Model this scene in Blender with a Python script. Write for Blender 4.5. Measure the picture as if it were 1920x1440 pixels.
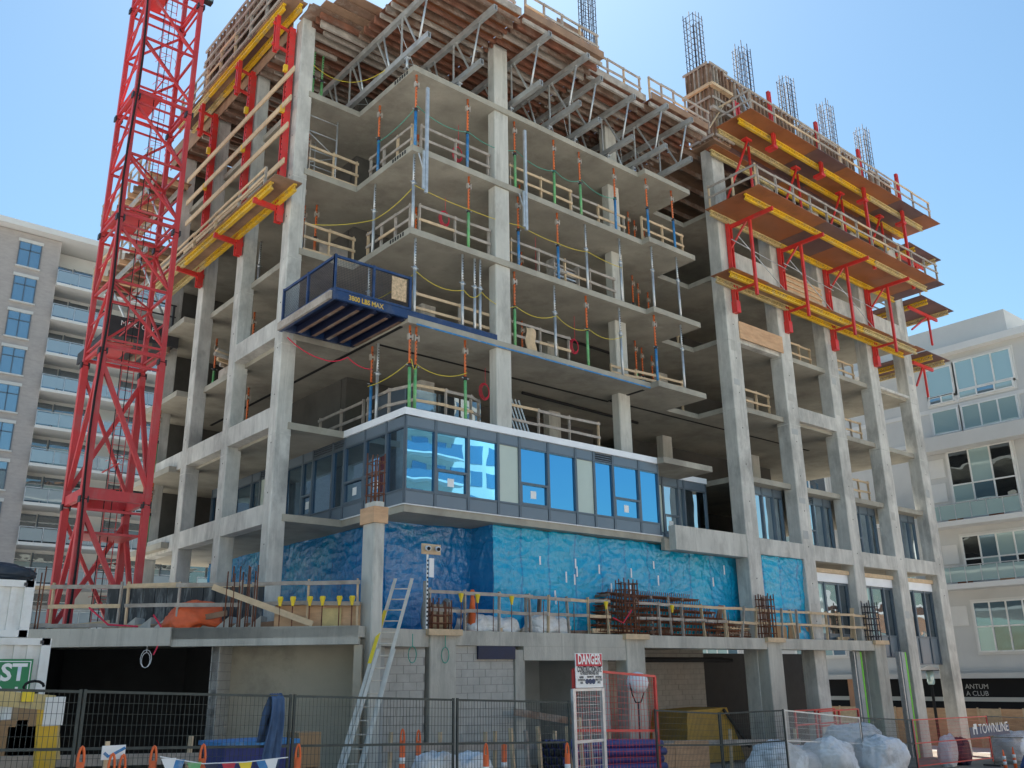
import bpy, math, random
from mathutils import Vector as V, Matrix, noise
R = random.Random(7)
for o in list(bpy.data.objects): bpy.data.objects.remove(o)
sc = bpy.context.scene
# ------------------------------------------------------------------ camera
F, YAW, PIT, ROL = 1711.49, 0.8687, 0.3099, -0.0140
CAM = V((-13.8365, -21.0558, 0.0))
_cy, _sy = math.cos(YAW), math.sin(YAW)
FW = V((_cy*math.cos(PIT), _sy*math.cos(PIT), math.sin(PIT)))
_r0 = V((_sy, -_cy, 0)); _u0 = _r0.cross(FW)
RT = math.cos(ROL)*_r0 + math.sin(ROL)*_u0
UP = -math.sin(ROL)*_r0 + math.cos(ROL)*_u0
cd = bpy.data.cameras.new('camera'); cam = bpy.data.objects.new('camera', cd); sc.collection.objects.link(cam)
cd.sensor_width = 36; cd.lens = F/1920*36; cd.clip_end = 3000; cd.clip_start = .1
cam.matrix_world = Matrix(((RT.x, UP.x, -FW.x, CAM.x), (RT.y, UP.y, -FW.y, CAM.y), (RT.z, UP.z, -FW.z, CAM.z), (0, 0, 0, 1)))
sc.camera = cam
# ------------------------------------------------------------------ light
SUN_AZ, SUN_EL = math.radians(54), math.radians(54)     # azimuth counted from +X towards +Y
world = bpy.data.worlds.new('World'); sc.world = world; world.use_nodes = True
wn = world.node_tree.nodes; wl = world.node_tree.links
sky = wn.new('ShaderNodeTexSky'); sky.sky_type = 'NISHITA'; sky.sun_disc = False
sky.sun_elevation = SUN_EL; sky.sun_rotation = math.pi/2 - SUN_AZ
sky.altitude = 0; sky.air_density = 1.5; sky.dust_density = 0.6; sky.ozone_density = 2.0
bgn = wn['Background']; bgn.inputs[1].default_value = 0.054
tint = wn.new('ShaderNodeMixRGB'); tint.blend_type = 'MULTIPLY'; tint.inputs[0].default_value = 1; tint.inputs[2].default_value = (.79, 1.0, 1.08, 1)
wl.new(sky.outputs[0], tint.inputs[1]); wl.new(tint.outputs[0], bgn.inputs[0])
sd = bpy.data.lights.new('sun', 'SUN'); sd.energy = 5.0; sd.angle = math.radians(.53); sd.color = (1, .95, .87)
sun = bpy.data.objects.new('sun', sd); sc.collection.objects.link(sun)
sdir = V((math.cos(SUN_AZ)*math.cos(SUN_EL), math.sin(SUN_AZ)*math.cos(SUN_EL), math.sin(SUN_EL)))
sun.rotation_euler = sdir.to_track_quat('Z', 'Y').to_euler(); sun.location = (0, 0, 60)
sc.view_settings.view_transform = 'Standard'; sc.view_settings.look = 'None'
sc.view_settings.exposure = 1.32; sc.view_settings.gamma = 1; sc.view_settings.use_curve_mapping = False
# ------------------------------------------------------------------ helpers
C = sc.collection
WL = {}                                   # object name -> world location of its origin
def ray(u, v): return FW + RT*((u-960)/F) - UP*((v-720)/F)
def at(u, v, X=None, Y=None, Z=None):      # a point of the place seen at (u,v) of the photograph, on a known plane
    d = ray(u, v)
    t = (X-CAM.x)/d.x if X is not None else (Y-CAM.y)/d.y if Y is not None else (Z-CAM.z)/d.z
    return CAM + d*t
def zat(u, v, x, y):
    d = ray(u, v); return d.z/math.hypot(d.x, d.y)*math.hypot(x-CAM.x, y-CAM.y)
def gz(x): return -2.366 - .042*max(-60, min(80, x))      # the street falls gently towards +X
def pick(n, salt=0): return noise.random() if False else random.Random(n*7919+salt).random()
class G:
    def __init__(s): s.v = []; s.f = []
    def _add(s, vs, fs):
        n = len(s.v); s.v += [tuple(p) for p in vs]; s.f += [tuple(i+n for i in f) for f in fs]; return s
    def box(s, x0, x1, y0, y1, z0, z1):
        return s._add([(x, y, z) for z in (z0, z1) for y in (y0, y1) for x in (x0, x1)],
                      [(0, 2, 3, 1), (4, 5, 7, 6), (0, 1, 5, 4), (2, 6, 7, 3), (0, 4, 6, 2), (1, 3, 7, 5)])
    def bar(s, p, q, w, h=None, up=(0, 0, 1), ends=(0, 0)):
        p, q = V(p), V(q); h = w if h is None else h
        d = (q-p).normalized(); p = p-d*ends[0]; q = q+d*ends[1]; a = d.cross(V(up))
        if a.length < 1e-4: a = d.cross(V((1, 0, 0)))
        a.normalize(); b = a.cross(d); a = a*(w/2); b = b*(h/2)
        vs = [p-a-b, p+a-b, p+a+b, p-a+b, q-a-b, q+a-b, q+a+b, q-a+b]
        return s._add(vs, [(3, 2, 1, 0), (4, 5, 6, 7), (0, 1, 5, 4), (1, 2, 6, 5), (2, 3, 7, 6), (3, 0, 4, 7)])
    def tube(s, p, q, r, n=8, r2=None, cap=True):
        p, q = V(p), V(q); r2 = r if r2 is None else r2
        d = (q-p).normalized(); a = d.cross(V((0, 0, 1)))
        if a.length < 1e-4: a = V((1, 0, 0))
        a.normalize(); b = d.cross(a)
        ring = lambda c, rr: [c+(a*math.cos(t)+b*math.sin(t))*rr for t in [2*math.pi*i/n for i in range(n)]]
        fs = [(i, (i+1) % n, n+(i+1) % n, n+i) for i in range(n)]
        if cap: fs += [tuple(range(n-1, -1, -1)), tuple(range(n, 2*n))]
        return s._add(ring(p, r)+ring(q, r2), fs)
    def path(s, pts, r, n=5):
        pts = [V(p) for p in pts]; vs = []; fs = []
        for i, p in enumerate(pts):
            d = (pts[min(i+1, len(pts)-1)]-pts[max(i-1, 0)]).normalized(); a = d.cross(V((.13, .21, .97)))
            if a.length < 1e-4: a = V((1, 0, 0))
            a.normalize(); b = d.cross(a)
            vs += [p+(a*math.cos(2*math.pi*k/n)+b*math.sin(2*math.pi*k/n))*r for k in range(n)]
        for i in range(len(pts)-1):
            fs += [(i*n+k, i*n+(k+1) % n, (i+1)*n+(k+1) % n, (i+1)*n+k) for k in range(n)]
        return s._add(vs, fs)
    def prism(s, poly, z0, z1):
        n = len(poly); ar = sum(poly[i][0]*poly[(i+1) % n][1]-poly[(i+1) % n][0]*poly[i][1] for i in range(n))
        if ar < 0: poly = poly[::-1]
        return s._add([(x, y, z0) for x, y in poly]+[(x, y, z1) for x, y in poly],
                      [tuple(range(n-1, -1, -1)), tuple(range(n, 2*n))]+[(i, (i+1) % n, n+(i+1) % n, n+i) for i in range(n)])
    def quad(s, a, b, c, d): return s._add([a, b, c, d], [(0, 1, 2, 3)])
    def lathe(s, c, prof, n=12):
        c = V(c); vs = []; fs = []
        for r, z in prof: vs += [c+V((r*math.cos(2*math.pi*k/n), r*math.sin(2*math.pi*k/n), z)) for k in range(n)]
        for i in range(len(prof)-1): fs += [(i*n+k, i*n+(k+1) % n, (i+1)*n+(k+1) % n, (i+1)*n+k) for k in range(n)]
        fs += [tuple(range(n-1, -1, -1)), tuple(range((len(prof)-1)*n, len(prof)*n))]
        return s._add(vs, fs)
    def grid(s, fn, nu, nv):
        vs = [fn(i/nu, j/nv) for j in range(nv+1) for i in range(nu+1)]
        return s._add(vs, [(j*(nu+1)+i, j*(nu+1)+i+1, (j+1)*(nu+1)+i+1, (j+1)*(nu+1)+i) for j in range(nv) for i in range(nu)])
    def build(s, name, mat, parent=None, smooth=False):
        me = bpy.data.meshes.new(name); me.from_pydata(s.v, [], s.f)
        me.materials.append(M[mat] if isinstance(mat, str) else mat)
        if smooth: me.polygons.foreach_set('use_smooth', [True]*len(me.polygons))
        o = bpy.data.objects.new(name, me); C.objects.link(o)
        if parent is not None: adopt(o, parent)
        if name in STUFFY: o['kind'] = 'stuff'
        return o
def adopt(o, parent):
    o.parent = parent; o.matrix_parent_inverse = Matrix.Translation(-V(WL.get(parent.name, (0, 0, 0))))
def tag(o, label, cat, group=None):
    o['label'] = label; o['category'] = cat
    if group: o['group'] = group
    return o
def thing(name, loc, label, cat, group=None):
    o = bpy.data.objects.new(name, None); C.objects.link(o); o.location = loc; o.empty_display_size = .3
    WL[o.name] = tuple(loc); return tag(o, label, cat, group)
def struct(o): o['kind'] = 'structure'; return o
def stuff(o): o['kind'] = 'stuff'; return o
STUFFY = {'pin_hole', 'perforation', 'wire_mesh', 'mesh_panel', 'rod_marks', 'web', 'tape_strip', 'rebar_bundle'}
def box(name, mat, parent, *a): return G().box(*a).build(name, mat, parent)
def bar(name, mat, parent, *a, **k): return G().bar(*a, **k).build(name, mat, parent)
def tube(name, mat, parent, *a, **k): return G().tube(*a, **k).build(name, mat, parent, True)
def text(name, body, size, mat, parent, org, ax, ay, lift=.006, align='LEFT', fit=None, bold=0.0):
    cu = bpy.data.curves.new(name, 'FONT'); cu.body = body; cu.size = size; cu.align_x = align; cu.offset = bold
    cu.resolution_u = 3
    t = bpy.data.objects.new(name, cu); C.objects.link(t); bpy.context.view_layer.update()
    me = bpy.data.meshes.new_from_object(t.evaluated_get(bpy.context.evaluated_depsgraph_get()))
    bpy.data.objects.remove(t); bpy.data.curves.remove(cu)
    if fit:
        xs = [v.co.x for v in me.vertices]; k = fit/(max(xs)-min(xs)); me.transform(Matrix.Diagonal((k, 1, 1, 1)))
    ax, ay = V(ax).normalized(), V(ay).normalized(); az = ax.cross(ay)
    org = V(org)+az*lift
    me.transform(Matrix(((ax.x, ay.x, az.x, org.x), (ax.y, ay.y, az.y, org.y), (ax.z, ay.z, az.z, org.z), (0, 0, 0, 1))))
    me.materials.clear(); me.materials.append(M[mat]); o = bpy.data.objects.new(name, me); C.objects.link(o)
    if parent is not None: adopt(o, parent)
    return o
ORDX = ['first', 'second', 'third', 'fourth', 'fifth', 'sixth', 'seventh', 'eighth', 'ninth', 'tenth', 'eleventh', 'twelfth', 'thirteenth', 'fourteenth']
class _Ord:
    def __getitem__(s, i):
        if i < len(ORDX): return ORDX[i]
        n = i+1; return '%d%s' % (n, 'th' if 10 < n % 100 < 14 else {1: 'st', 2: 'nd', 3: 'rd'}.get(n % 10, 'th'))
ORD = _Ord()
# ------------------------------------------------------------------ materials
M = {}
def mat(name, col, rough=.7, metal=0., var=.25, scale=2.0, bump=.0, bscale=40., stretch=(1, 1, 1), stain=None, stain_amt=.5, stain_scale=.6, spec=.5, coat=0., drip=0.):
    m = bpy.data.materials.new(name); m.use_nodes = True; nt = m.node_tree; n = nt.nodes; l = nt.links
    b = n['Principled BSDF']; b.inputs['Roughness'].default_value = rough; b.inputs['Metallic'].default_value = metal
    b.inputs['Specular IOR Level'].default_value = spec
    if coat: b.inputs['Coat Weight'].default_value = coat; b.inputs['Coat Roughness'].default_value = .15
    tc = n.new('ShaderNodeTexCoord'); mp = n.new('ShaderNodeMapping'); mp.inputs['Scale'].default_value = stretch
    l.new(tc.outputs['Object'], mp.inputs[0])
    n1 = n.new('ShaderNodeTexNoise'); n1.inputs['Scale'].default_value = scale; n1.inputs['Detail'].default_value = 8; n1.inputs['Roughness'].default_value = .62
    l.new(mp.outputs[0], n1.inputs[0])
    r = n.new('ShaderNodeValToRGB'); e = r.color_ramp.elements
    e[0].position = .25; e[1].position = .75
    lo = tuple(c*(1-var) for c in col); hi = tuple(min(1, c*(1+var)) for c in col)
    e[0].color = (*lo, 1); e[1].color = (*hi, 1); l.new(n1.outputs[0], r.inputs[0]); out = r.outputs[0]
    if stain:
        n2 = n.new('ShaderNodeTexNoise'); n2.inputs['Scale'].default_value = stain_scale; n2.inputs['Detail'].default_value = 7; n2.inputs['Roughness'].default_value = .7
        l.new(mp.outputs[0], n2.inputs[0])
        r2 = n.new('ShaderNodeValToRGB'); r2.color_ramp.elements[0].position = .5; r2.color_ramp.elements[1].position = .66
        r2.color_ramp.elements[0].color = (0, 0, 0, 1); r2.color_ramp.elements[1].color = (stain_amt,)*3+(1,)
        l.new(n2.outputs[0], r2.inputs[0])
        mx = n.new('ShaderNodeMixRGB'); mx.inputs[2].default_value = (*stain, 1)
        l.new(r2.outputs[0], mx.inputs[0]); l.new(out, mx.inputs[1]); out = mx.outputs[0]
    if drip:
        for sgn, amt, off in ((1.22, drip, 0), (.62, drip*.8, 7)):
            mp2 = n.new('ShaderNodeMapping'); mp2.inputs['Scale'].default_value = (4.5, 4.5, .22); mp2.inputs['Location'].default_value = (off, off, off); l.new(tc.outputs['Object'], mp2.inputs[0])
            n4 = n.new('ShaderNodeTexNoise'); n4.inputs['Scale'].default_value = 1.3; n4.inputs['Detail'].default_value = 9; n4.inputs['Roughness'].default_value = .72; l.new(mp2.outputs[0], n4.inputs[0])
            r4 = n.new('ShaderNodeValToRGB'); r4.color_ramp.elements[0].position = .53; r4.color_ramp.elements[1].position = .7; r4.color_ramp.elements[0].color = (0, 0, 0, 1); r4.color_ramp.elements[1].color = (amt, amt, amt, 1); l.new(n4.outputs[0], r4.inputs[0])
            mx4 = n.new('ShaderNodeMixRGB'); mx4.inputs[2].default_value = (*[min(.8, c*sgn) for c in col], 1); l.new(r4.outputs[0], mx4.inputs[0]); l.new(out, mx4.inputs[1]); out = mx4.outputs[0]
    l.new(out, b.inputs['Base Color'])
    rr = n.new('ShaderNodeMapRange'); rr.inputs[3].default_value = max(0, rough-.12); rr.inputs[4].default_value = min(1, rough+.12)
    l.new(n1.outputs[0], rr.inputs[0]); l.new(rr.outputs[0], b.inputs['Roughness'])
    if bump:
        n3 = n.new('ShaderNodeTexNoise'); n3.inputs['Scale'].default_value = bscale; n3.inputs['Detail'].default_value = 5
        l.new(mp.outputs[0], n3.inputs[0]); bp = n.new('ShaderNodeBump'); bp.inputs['Strength'].default_value = bump; bp.inputs['Distance'].default_value = .02
        l.new(n3.outputs[0], bp.inputs['Height']); l.new(bp.outputs[0], b.inputs['Normal'])
    M[name] = m; return m
def glassmat(name, tint=(.75, .86, .95), refl=.5, base=(.012, .02, .028), wav=.02):
    m = bpy.data.materials.new(name); m.use_nodes = True; nt = m.node_tree; n = nt.nodes; l = nt.links
    b = n['Principled BSDF']; b.inputs['Base Color'].default_value = (*base, 1); b.inputs['Roughness'].default_value = .25
    g = n.new('ShaderNodeBsdfGlossy'); g.inputs['Color'].default_value = (*tint, 1); g.inputs['Roughness'].default_value = .01
    mx = n.new('ShaderNodeMixShader'); fr = n.new('ShaderNodeFresnel'); fr.inputs[0].default_value = 1.55
    mr = n.new('ShaderNodeMapRange'); mr.inputs[1].default_value = 0; mr.inputs[2].default_value = 1; mr.inputs[3].default_value = refl; mr.inputs[4].default_value = 1
    l.new(fr.outputs[0], mr.inputs[0]); l.new(mr.outputs[0], mx.inputs[0]); l.new(b.outputs[0], mx.inputs[1]); l.new(g.outputs[0], mx.inputs[2])
    tc = n.new('ShaderNodeTexCoord'); no = n.new('ShaderNodeTexNoise'); no.inputs['Scale'].default_value = .9; no.inputs['Detail'].default_value = 1
    l.new(tc.outputs['Object'], no.inputs[0]); bp = n.new('ShaderNodeBump'); bp.inputs['Strength'].default_value = 1; bp.inputs['Distance'].default_value = wav
    l.new(no.outputs[0], bp.inputs['Height']); l.new(bp.outputs[0], g.inputs['Normal'])
    l.new(mx.outputs[0], n['Material Output'].inputs[0]); M[name] = m
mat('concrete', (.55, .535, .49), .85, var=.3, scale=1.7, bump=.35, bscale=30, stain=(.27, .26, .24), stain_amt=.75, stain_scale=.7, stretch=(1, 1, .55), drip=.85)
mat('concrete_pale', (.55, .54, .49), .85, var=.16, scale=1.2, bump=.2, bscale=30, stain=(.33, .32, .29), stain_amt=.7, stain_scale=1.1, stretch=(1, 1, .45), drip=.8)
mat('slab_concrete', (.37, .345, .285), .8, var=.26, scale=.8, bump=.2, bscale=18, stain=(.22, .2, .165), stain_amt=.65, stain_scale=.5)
mat('podium_concrete', (.50, .48, .42), .88, var=.22, scale=1.1, bump=.3, bscale=26, stain=(.27, .26, .23), stain_amt=.7, stain_scale=.8, stretch=(1, 1, .4), drip=.8)
mat('wall_concrete', (.44, .395, .31), .9, var=.16, scale=.7, bump=.1, stain=(.24, .215, .17), stain_amt=.6, stain_scale=.6)
mat('plaster_grey', (.42, .43, .42), .9, var=.1, scale=.8, bump=.1, stain=(.3, .3, .28), stain_amt=.5)
mat('block', (.46, .445, .405), .93, var=.16, scale=3, bump=.4, bscale=60)
mat('mortar', (.3, .29, .27), .95, var=.1)
mat('wood_grey', (.40, .35, .30), .85, var=.35, scale=3, bump=.25, bscale=30, stain=(.24, .19, .15), stain_amt=.6, stain_scale=2.)
mat('wood_new', (.62, .46, .29), .75, var=.2, scale=4, bump=.15, stain=(.45, .31, .18), stain_amt=.5, stain_scale=2.5)
mat('wood_red', (.21, .085, .05), .8, var=.5, scale=2.2, bump=.2, stain=(.25, .17, .13), stain_amt=.6, stain_scale=1.6)
mat('wood_brown', (.21, .13, .09), .85, var=.45, scale=2.4, bump=.25, stain=(.40, .36, .31), stain_amt=.7, stain_scale=1.5)
mat('formply', (.32, .115, .045), .5, var=.35, scale=1.6, stain=(.19, .085, .05), stain_amt=.7, stain_scale=.8)
mat('formply_dark', (.13, .075, .075), .5, var=.3, scale=1.5, stain=(.2, .12, .1), stain_amt=.5)
mat('ply_new', (.60, .37, .21), .7, var=.2, scale=2, stretch=(1, 1, 4), stain=(.45, .25, .13), stain_amt=.6, stain_scale=1.2)
mat('ply_old', (.29, .18, .115), .8, var=.35, scale=1.6, stain=(.24, .17, .13), stain_amt=.6)
mat('osb', (.55, .40, .25), .85, var=.5, scale=14, bump=.3)
mat('red_paint', (.62, .035, .03), .38, var=.2, scale=2, stain=(.34, .10, .08), stain_amt=.5, stain_scale=3)
mat('crane_red', (.54, .045, .05), .5, var=.22, scale=1.6, stain=(.42, .13, .12), stain_amt=.5, stain_scale=2.2, stretch=(1, 1, .5))
mat('yellow_paint', (.72, .44, .02), .45, var=.2, scale=2, stain=(.40, .33, .18), stain_amt=.75, stain_scale=2.6, bump=.2, bscale=25)
mat('yellow_worn', (.55, .43, .19), .6, var=.3, scale=3, stain=(.40, .36, .27), stain_amt=.7, stain_scale=2)
mat('prop_orange', (.70, .15, .035), .55, var=.28, scale=5, stain=(.42, .24, .17), stain_amt=.65, stain_scale=4)
mat('prop_green', (.15, .45, .17), .55, var=.28, scale=5, stain=(.38, .40, .30), stain_amt=.65, stain_scale=4)
mat('prop_blue', (.03, .21, .48), .5, var=.28, scale=5, stain=(.36, .40, .42), stain_amt=.6, stain_scale=4)
mat('galv', (.55, .58, .60), .42, .55, var=.2, scale=5)
mat('aluminium', (.50, .51, .50), .45, .45, var=.22, scale=2.5, stain=(.33, .32, .30), stain_amt=.5, stain_scale=2)
mat('steel_dark', (.05, .05, .055), .5, .4, var=.3)
mat('rust', (.17, .065, .035), .85, .1, var=.4, scale=8)
mat('rebar_dark', (.055, .05, .06), .7, .3, var=.3, scale=8)
mat('landing_blue', (.014, .045, .135), .45, var=.25, scale=2.5, stain=(.12, .13, .18), stain_amt=.5, stain_scale=2)
mat('landing_navy', (.010, .018, .055), .55, var=.3, scale=2.5)
mat('mullion', (.115, .15, .185), .4, .3, var=.08, scale=1)
mat('spandrel', (.16, .205, .25), .35, .3, var=.07, scale=1)
mat('spandrel_pale', (.52, .60, .54), .15, 0, var=.06, scale=1)
mat('flashing', (.86, .88, .90), .35, 0, var=.06, scale=2)
mat('white_paint', (.78, .78, .75), .5, var=.08, scale=1.5, stain=(.55, .52, .46), stain_amt=.5, stain_scale=1)
mat('white_plastic', (.80, .82, .84), .5, var=.08, scale=3)
mat('cream', (.62, .60, .54), .85, var=.07, scale=.6)
mat('stucco_white', (.70, .69, .66), .85, var=.06, scale=.5)
mat('sack', (.80, .805, .80), .75, var=.12, scale=3, bump=.35, bscale=45, stain=(.42, .40, .36), stain_amt=.6, stain_scale=2.2)
mat('hopper_ochre', (.52, .31, .05), .7, var=.2, scale=3, stain=(.3, .2, .08), stain_amt=.5)
mat('tarp_dark', (.03, .04, .055), .6, var=.3, scale=4)
mat('ladder_grey', (.64, .59, .50), .85, var=.15, scale=4)
mat('stucco_grey', (.58, .575, .55), .85, var=.07, scale=.5)
mat('brick_tan', (.40, .365, .345), .9, var=.14, scale=2.5, stretch=(1, 1, 3))
mat('peach', (.60, .33, .2), .85, var=.08)
mat('brick_red', (.25, .09, .055), .9, var=.15, scale=2)
mat('black', (.012, .012, .013), .9, var=.2)
mat('shade_concrete', (.09, .085, .077), .9, var=.3, scale=1)  # interior shade put into the wall colour, reused in tie holes
mat('inside_shade', (.03, .03, .032), .9, var=.3)  # near-black colour stands for the shade inside rooms and openings
mat('rope_yellow', (.75, .60, .06), .8, var=.15, scale=20)
mat('rope_green', (.05, .40, .30), .8, var=.15, scale=20)
mat('ribbon_red', (.72, .03, .08), .6, var=.15, scale=8)
mat('orange_plastic', (.88, .16, .035), .45, var=.12, scale=6, stain=(.5, .13, .06), stain_amt=.3)
mat('tarp_orange', (.80, .14, .04), .55, var=.2, scale=3)
mat('tarp_blue', (.03, .09, .24), .6, var=.3, scale=4)
mat('denim', (.07, .12, .22), .9, var=.3, scale=6)
mat('yellow_plastic', (.85, .62, .03), .5, var=.15)
mat('sign_green', (.02, .22, .085), .5, var=.08)
mat('sign_red', (.52, .02, .045), .5, var=.08)
mat('sign_white', (.85, .85, .84), .5, var=.03)
mat('sign_navy', (.03, .055, .13), .5, var=.08)
mat('fence_dark', (.06, .07, .065), .6, .3, var=.4, scale=6)
mat('pipe_blue', (.035, .05, .22), .35, var=.15, scale=4)
mat('asphalt', (.13, .128, .124), .9, var=.25, scale=3, bump=.3, bscale=60)
mat('pavement', (.50, .48, .45), .92, var=.14, scale=1.2, bump=.2, bscale=40)
mat('dirt', (.27, .235, .19), .95, var=.3, scale=1.4, bump=.5, bscale=14)
mat('cardboard', (.40, .25, .13), .85, var=.12, scale=3)
mat('membrane', (.03, .03, .033), .45, var=.4, scale=2, stretch=(3, 3, .5), stain=(.35, .35, .33), stain_amt=.7, stain_scale=1.6)
mat('stud_green', (.15, .62, .03), .5, var=.1)
glassmat('glass_blue', (.17, .52, .84), .72, (.01, .02, .035), .003)
glassmat('glass_balcony', (.7, .8, .85), .16, (.30, .37, .40), .002)
glassmat('glass_left', (.35, .60, .85), .42, (.01, .014, .02), .003)
glassmat('glass_dark', (.60, .70, .78), .28, (.012, .016, .02), .012)
glassmat('glass_far', (.55, .74, .9), .34, (.11, .19, .24), .002)
glassmat('glass_pale', (.75, .85, .86), .16, (.36, .50, .50), .002)
def filmmat(name, col, stain, rough, sp_=.5, studs=False):
    # crumpled sheet: faceted creases from stretched, distorted cells
    m = mat(name, col, rough, var=.14, scale=.6, stain=stain, stain_amt=.5, stain_scale=.45, spec=sp_)
    nt = m.node_tree; n = nt.nodes; l = nt.links; b = n['Principled BSDF']; tc = n.new('ShaderNodeTexCoord'); prev = None
    for sc_, dist, st in ((1.6, .16, (1, 1, 2.2)), (4.5, .05, (1.5, 1.5, .8)), (11, .016, (1, 1, 1.7))):
        mp = n.new('ShaderNodeMapping'); mp.inputs['Scale'].default_value = st; mp.inputs['Rotation'].default_value = (.3*sc_, .4, .2*sc_)
        l.new(tc.outputs['Object'], mp.inputs[0])
        nz = n.new('ShaderNodeTexNoise'); nz.inputs['Scale'].default_value = sc_*.6; l.new(mp.outputs[0], nz.inputs[0])
        ad = n.new('ShaderNodeMixRGB'); ad.blend_type = 'ADD'; ad.inputs[0].default_value = .55; l.new(mp.outputs[0], ad.inputs[1]); l.new(nz.outputs[1], ad.inputs[2])
        vo = n.new('ShaderNodeTexVoronoi'); vo.inputs['Scale'].default_value = sc_; l.new(ad.outputs[0], vo.inputs[0])
        bp = n.new('ShaderNodeBump'); bp.inputs['Strength'].default_value = .4; bp.inputs['Distance'].default_value = dist
        l.new(vo.outputs[0], bp.inputs['Height'])
        if prev: l.new(prev.outputs[0], bp.inputs['Normal'])
        prev = bp
    l.new(prev.outputs[0], b.inputs['Normal'])
    if studs:                                            # sheathing boards and studs showing through the sheet
        sp = n.new('ShaderNodeSeparateXYZ'); cb = n.new('ShaderNodeCombineXYZ'); l.new(tc.outputs['Object'], sp.inputs[0])
        nz = n.new('ShaderNodeTexNoise'); nz.inputs['Scale'].default_value = 2.2; l.new(tc.outputs['Object'], nz.inputs[0])
        for k_, (src, amp_) in enumerate(((0, .16), (2, .1))):
            ma = n.new('ShaderNodeMath'); ma.operation = 'MULTIPLY_ADD'; ma.inputs[1].default_value = amp_; l.new(nz.outputs[0], ma.inputs[0]); l.new(sp.outputs[src], ma.inputs[2]); l.new(ma.outputs[0], cb.inputs[k_])
        bk = n.new('ShaderNodeTexBrick'); bk.offset = 0; bk.inputs['Scale'].default_value = 1; bk.inputs['Brick Width'].default_value = 1.15; bk.inputs['Row Height'].default_value = 2.35; bk.inputs['Mortar Size'].default_value = .07; bk.inputs['Mortar Smooth'].default_value = 1.0
        bk.inputs['Color1'].default_value = (.008, .48, .68, 1); bk.inputs['Color2'].default_value = (.005, .34, .60, 1); bk.inputs['Mortar'].default_value = (.003, .12, .33, 1); l.new(cb.outputs[0], bk.inputs[0])
        old = b.inputs['Base Color'].links[0].from_socket; mxb = n.new('ShaderNodeMixRGB'); mxb.inputs[0].default_value = .5; l.new(old, mxb.inputs[1]); l.new(bk.outputs[0], mxb.inputs[2]); l.new(mxb.outputs[0], b.inputs['Base Color'])
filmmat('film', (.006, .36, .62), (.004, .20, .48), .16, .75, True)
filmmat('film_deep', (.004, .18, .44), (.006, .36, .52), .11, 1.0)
# ------------------------------------------------------------------ ground
g = G(); xs = [-900, -60, -30, 0, 30, 80, 900]
g.grid(lambda a, b: (xs[round(a*6)], -900+b*1800, gz(xs[round(a*6)])-.03), 6, 1)
struct(g.build('ground', 'pavement'))
g = G(); xs2 = [-60, -20, 10, 40, 80]
g.grid(lambda a, b: (xs2[round(a*4)], -17.5+b*8.2, gz(xs2[round(a*4)])-.022), 4, 1)
struct(g.build('road', 'asphalt'))
g = G(); g.grid(lambda a, b: (-14+a*48, -9.0+b*30, gz(-14+a*48)-.026), 8, 4)
struct(g.build('site_ground', 'dirt'))
# ------------------------------------------------------------------ the concrete building
ZS = {2: 4.63, 3: 7.34, 4: 10.18, 5: 13.09, 6: 15.98, 7: 18.94}; TH = .21
BD = thing('apartment_building', (8, 6, -2.4), 'concrete apartment building under construction with open slabs and a glazed second floor', 'building')
RX = [15.0+3.68*i for i in range(5)]; RY = -.45; RW, RD = .81, .60
LY = [3.41+3.49*i for i in range(4)]; LXo, LXi = -2.33, -1.83
J, E_, DJ = 10.63, 13.36, -.38
def plan(k):
    left = [(LXi-.12, 15.6), (LXi-.12, 3.37), (0, 3.37), (0, 0)]
    right = [(J, 0), (J, DJ), (E_, DJ), (E_, 1.65), (15.4, 1.65), (15.4, -.22), (30.3, -.22), (30.3, 15.6)]
    if k == 2: right = [(15.4, 0), (15.4, -.22), (30.3, -.22), (30.3, 15.6)]
    return left+right
for k in range(2, 8):
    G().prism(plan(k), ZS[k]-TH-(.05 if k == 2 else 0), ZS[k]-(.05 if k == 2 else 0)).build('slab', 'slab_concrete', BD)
# pale cast edges: a fillet strip proud of the slab along the visible faces, ragged at the corner with pocket holes
for k in (5, 6, 7):
    for i in range(6):
        y = .35+i*.14; box('anchor_pocket', 'black', BD, -.012, .05, y, y+.07, ZS[k]-.16, ZS[k]-.04)
# right frame columns (go down to the street), left frame columns
def column(x0, x1, y0, y1, z0, z1, mt='concrete'):
    c = .025
    G().prism([(x0+c, y0), (x1-c, y0), (x1, y0+c), (x1, y1-c), (x1-c, y1), (x0+c, y1), (x0, y1-c), (x0, y0+c)], z0, z1).build('column', mt, BD)
for i, x in enumerate(RX): column(x, x+RW, RY, RY+RD, gz(x)-.5, 21.6 if i < 5 else 19)
for i, y in enumerate(LY): column(LXo, LXi, y, y+.51, .9, 21.75)
# horizontal pour joints on columns (thin proud collars of paste) make the lifts readable
for x in RX:
    for k in (4, 5, 6):
        box('pour_joint', 'concrete_pale', BD, x-.004, x+RW+.004, RY-.004, RY+RD+.004, ZS[k]-.34, ZS[k]-.30)
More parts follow.
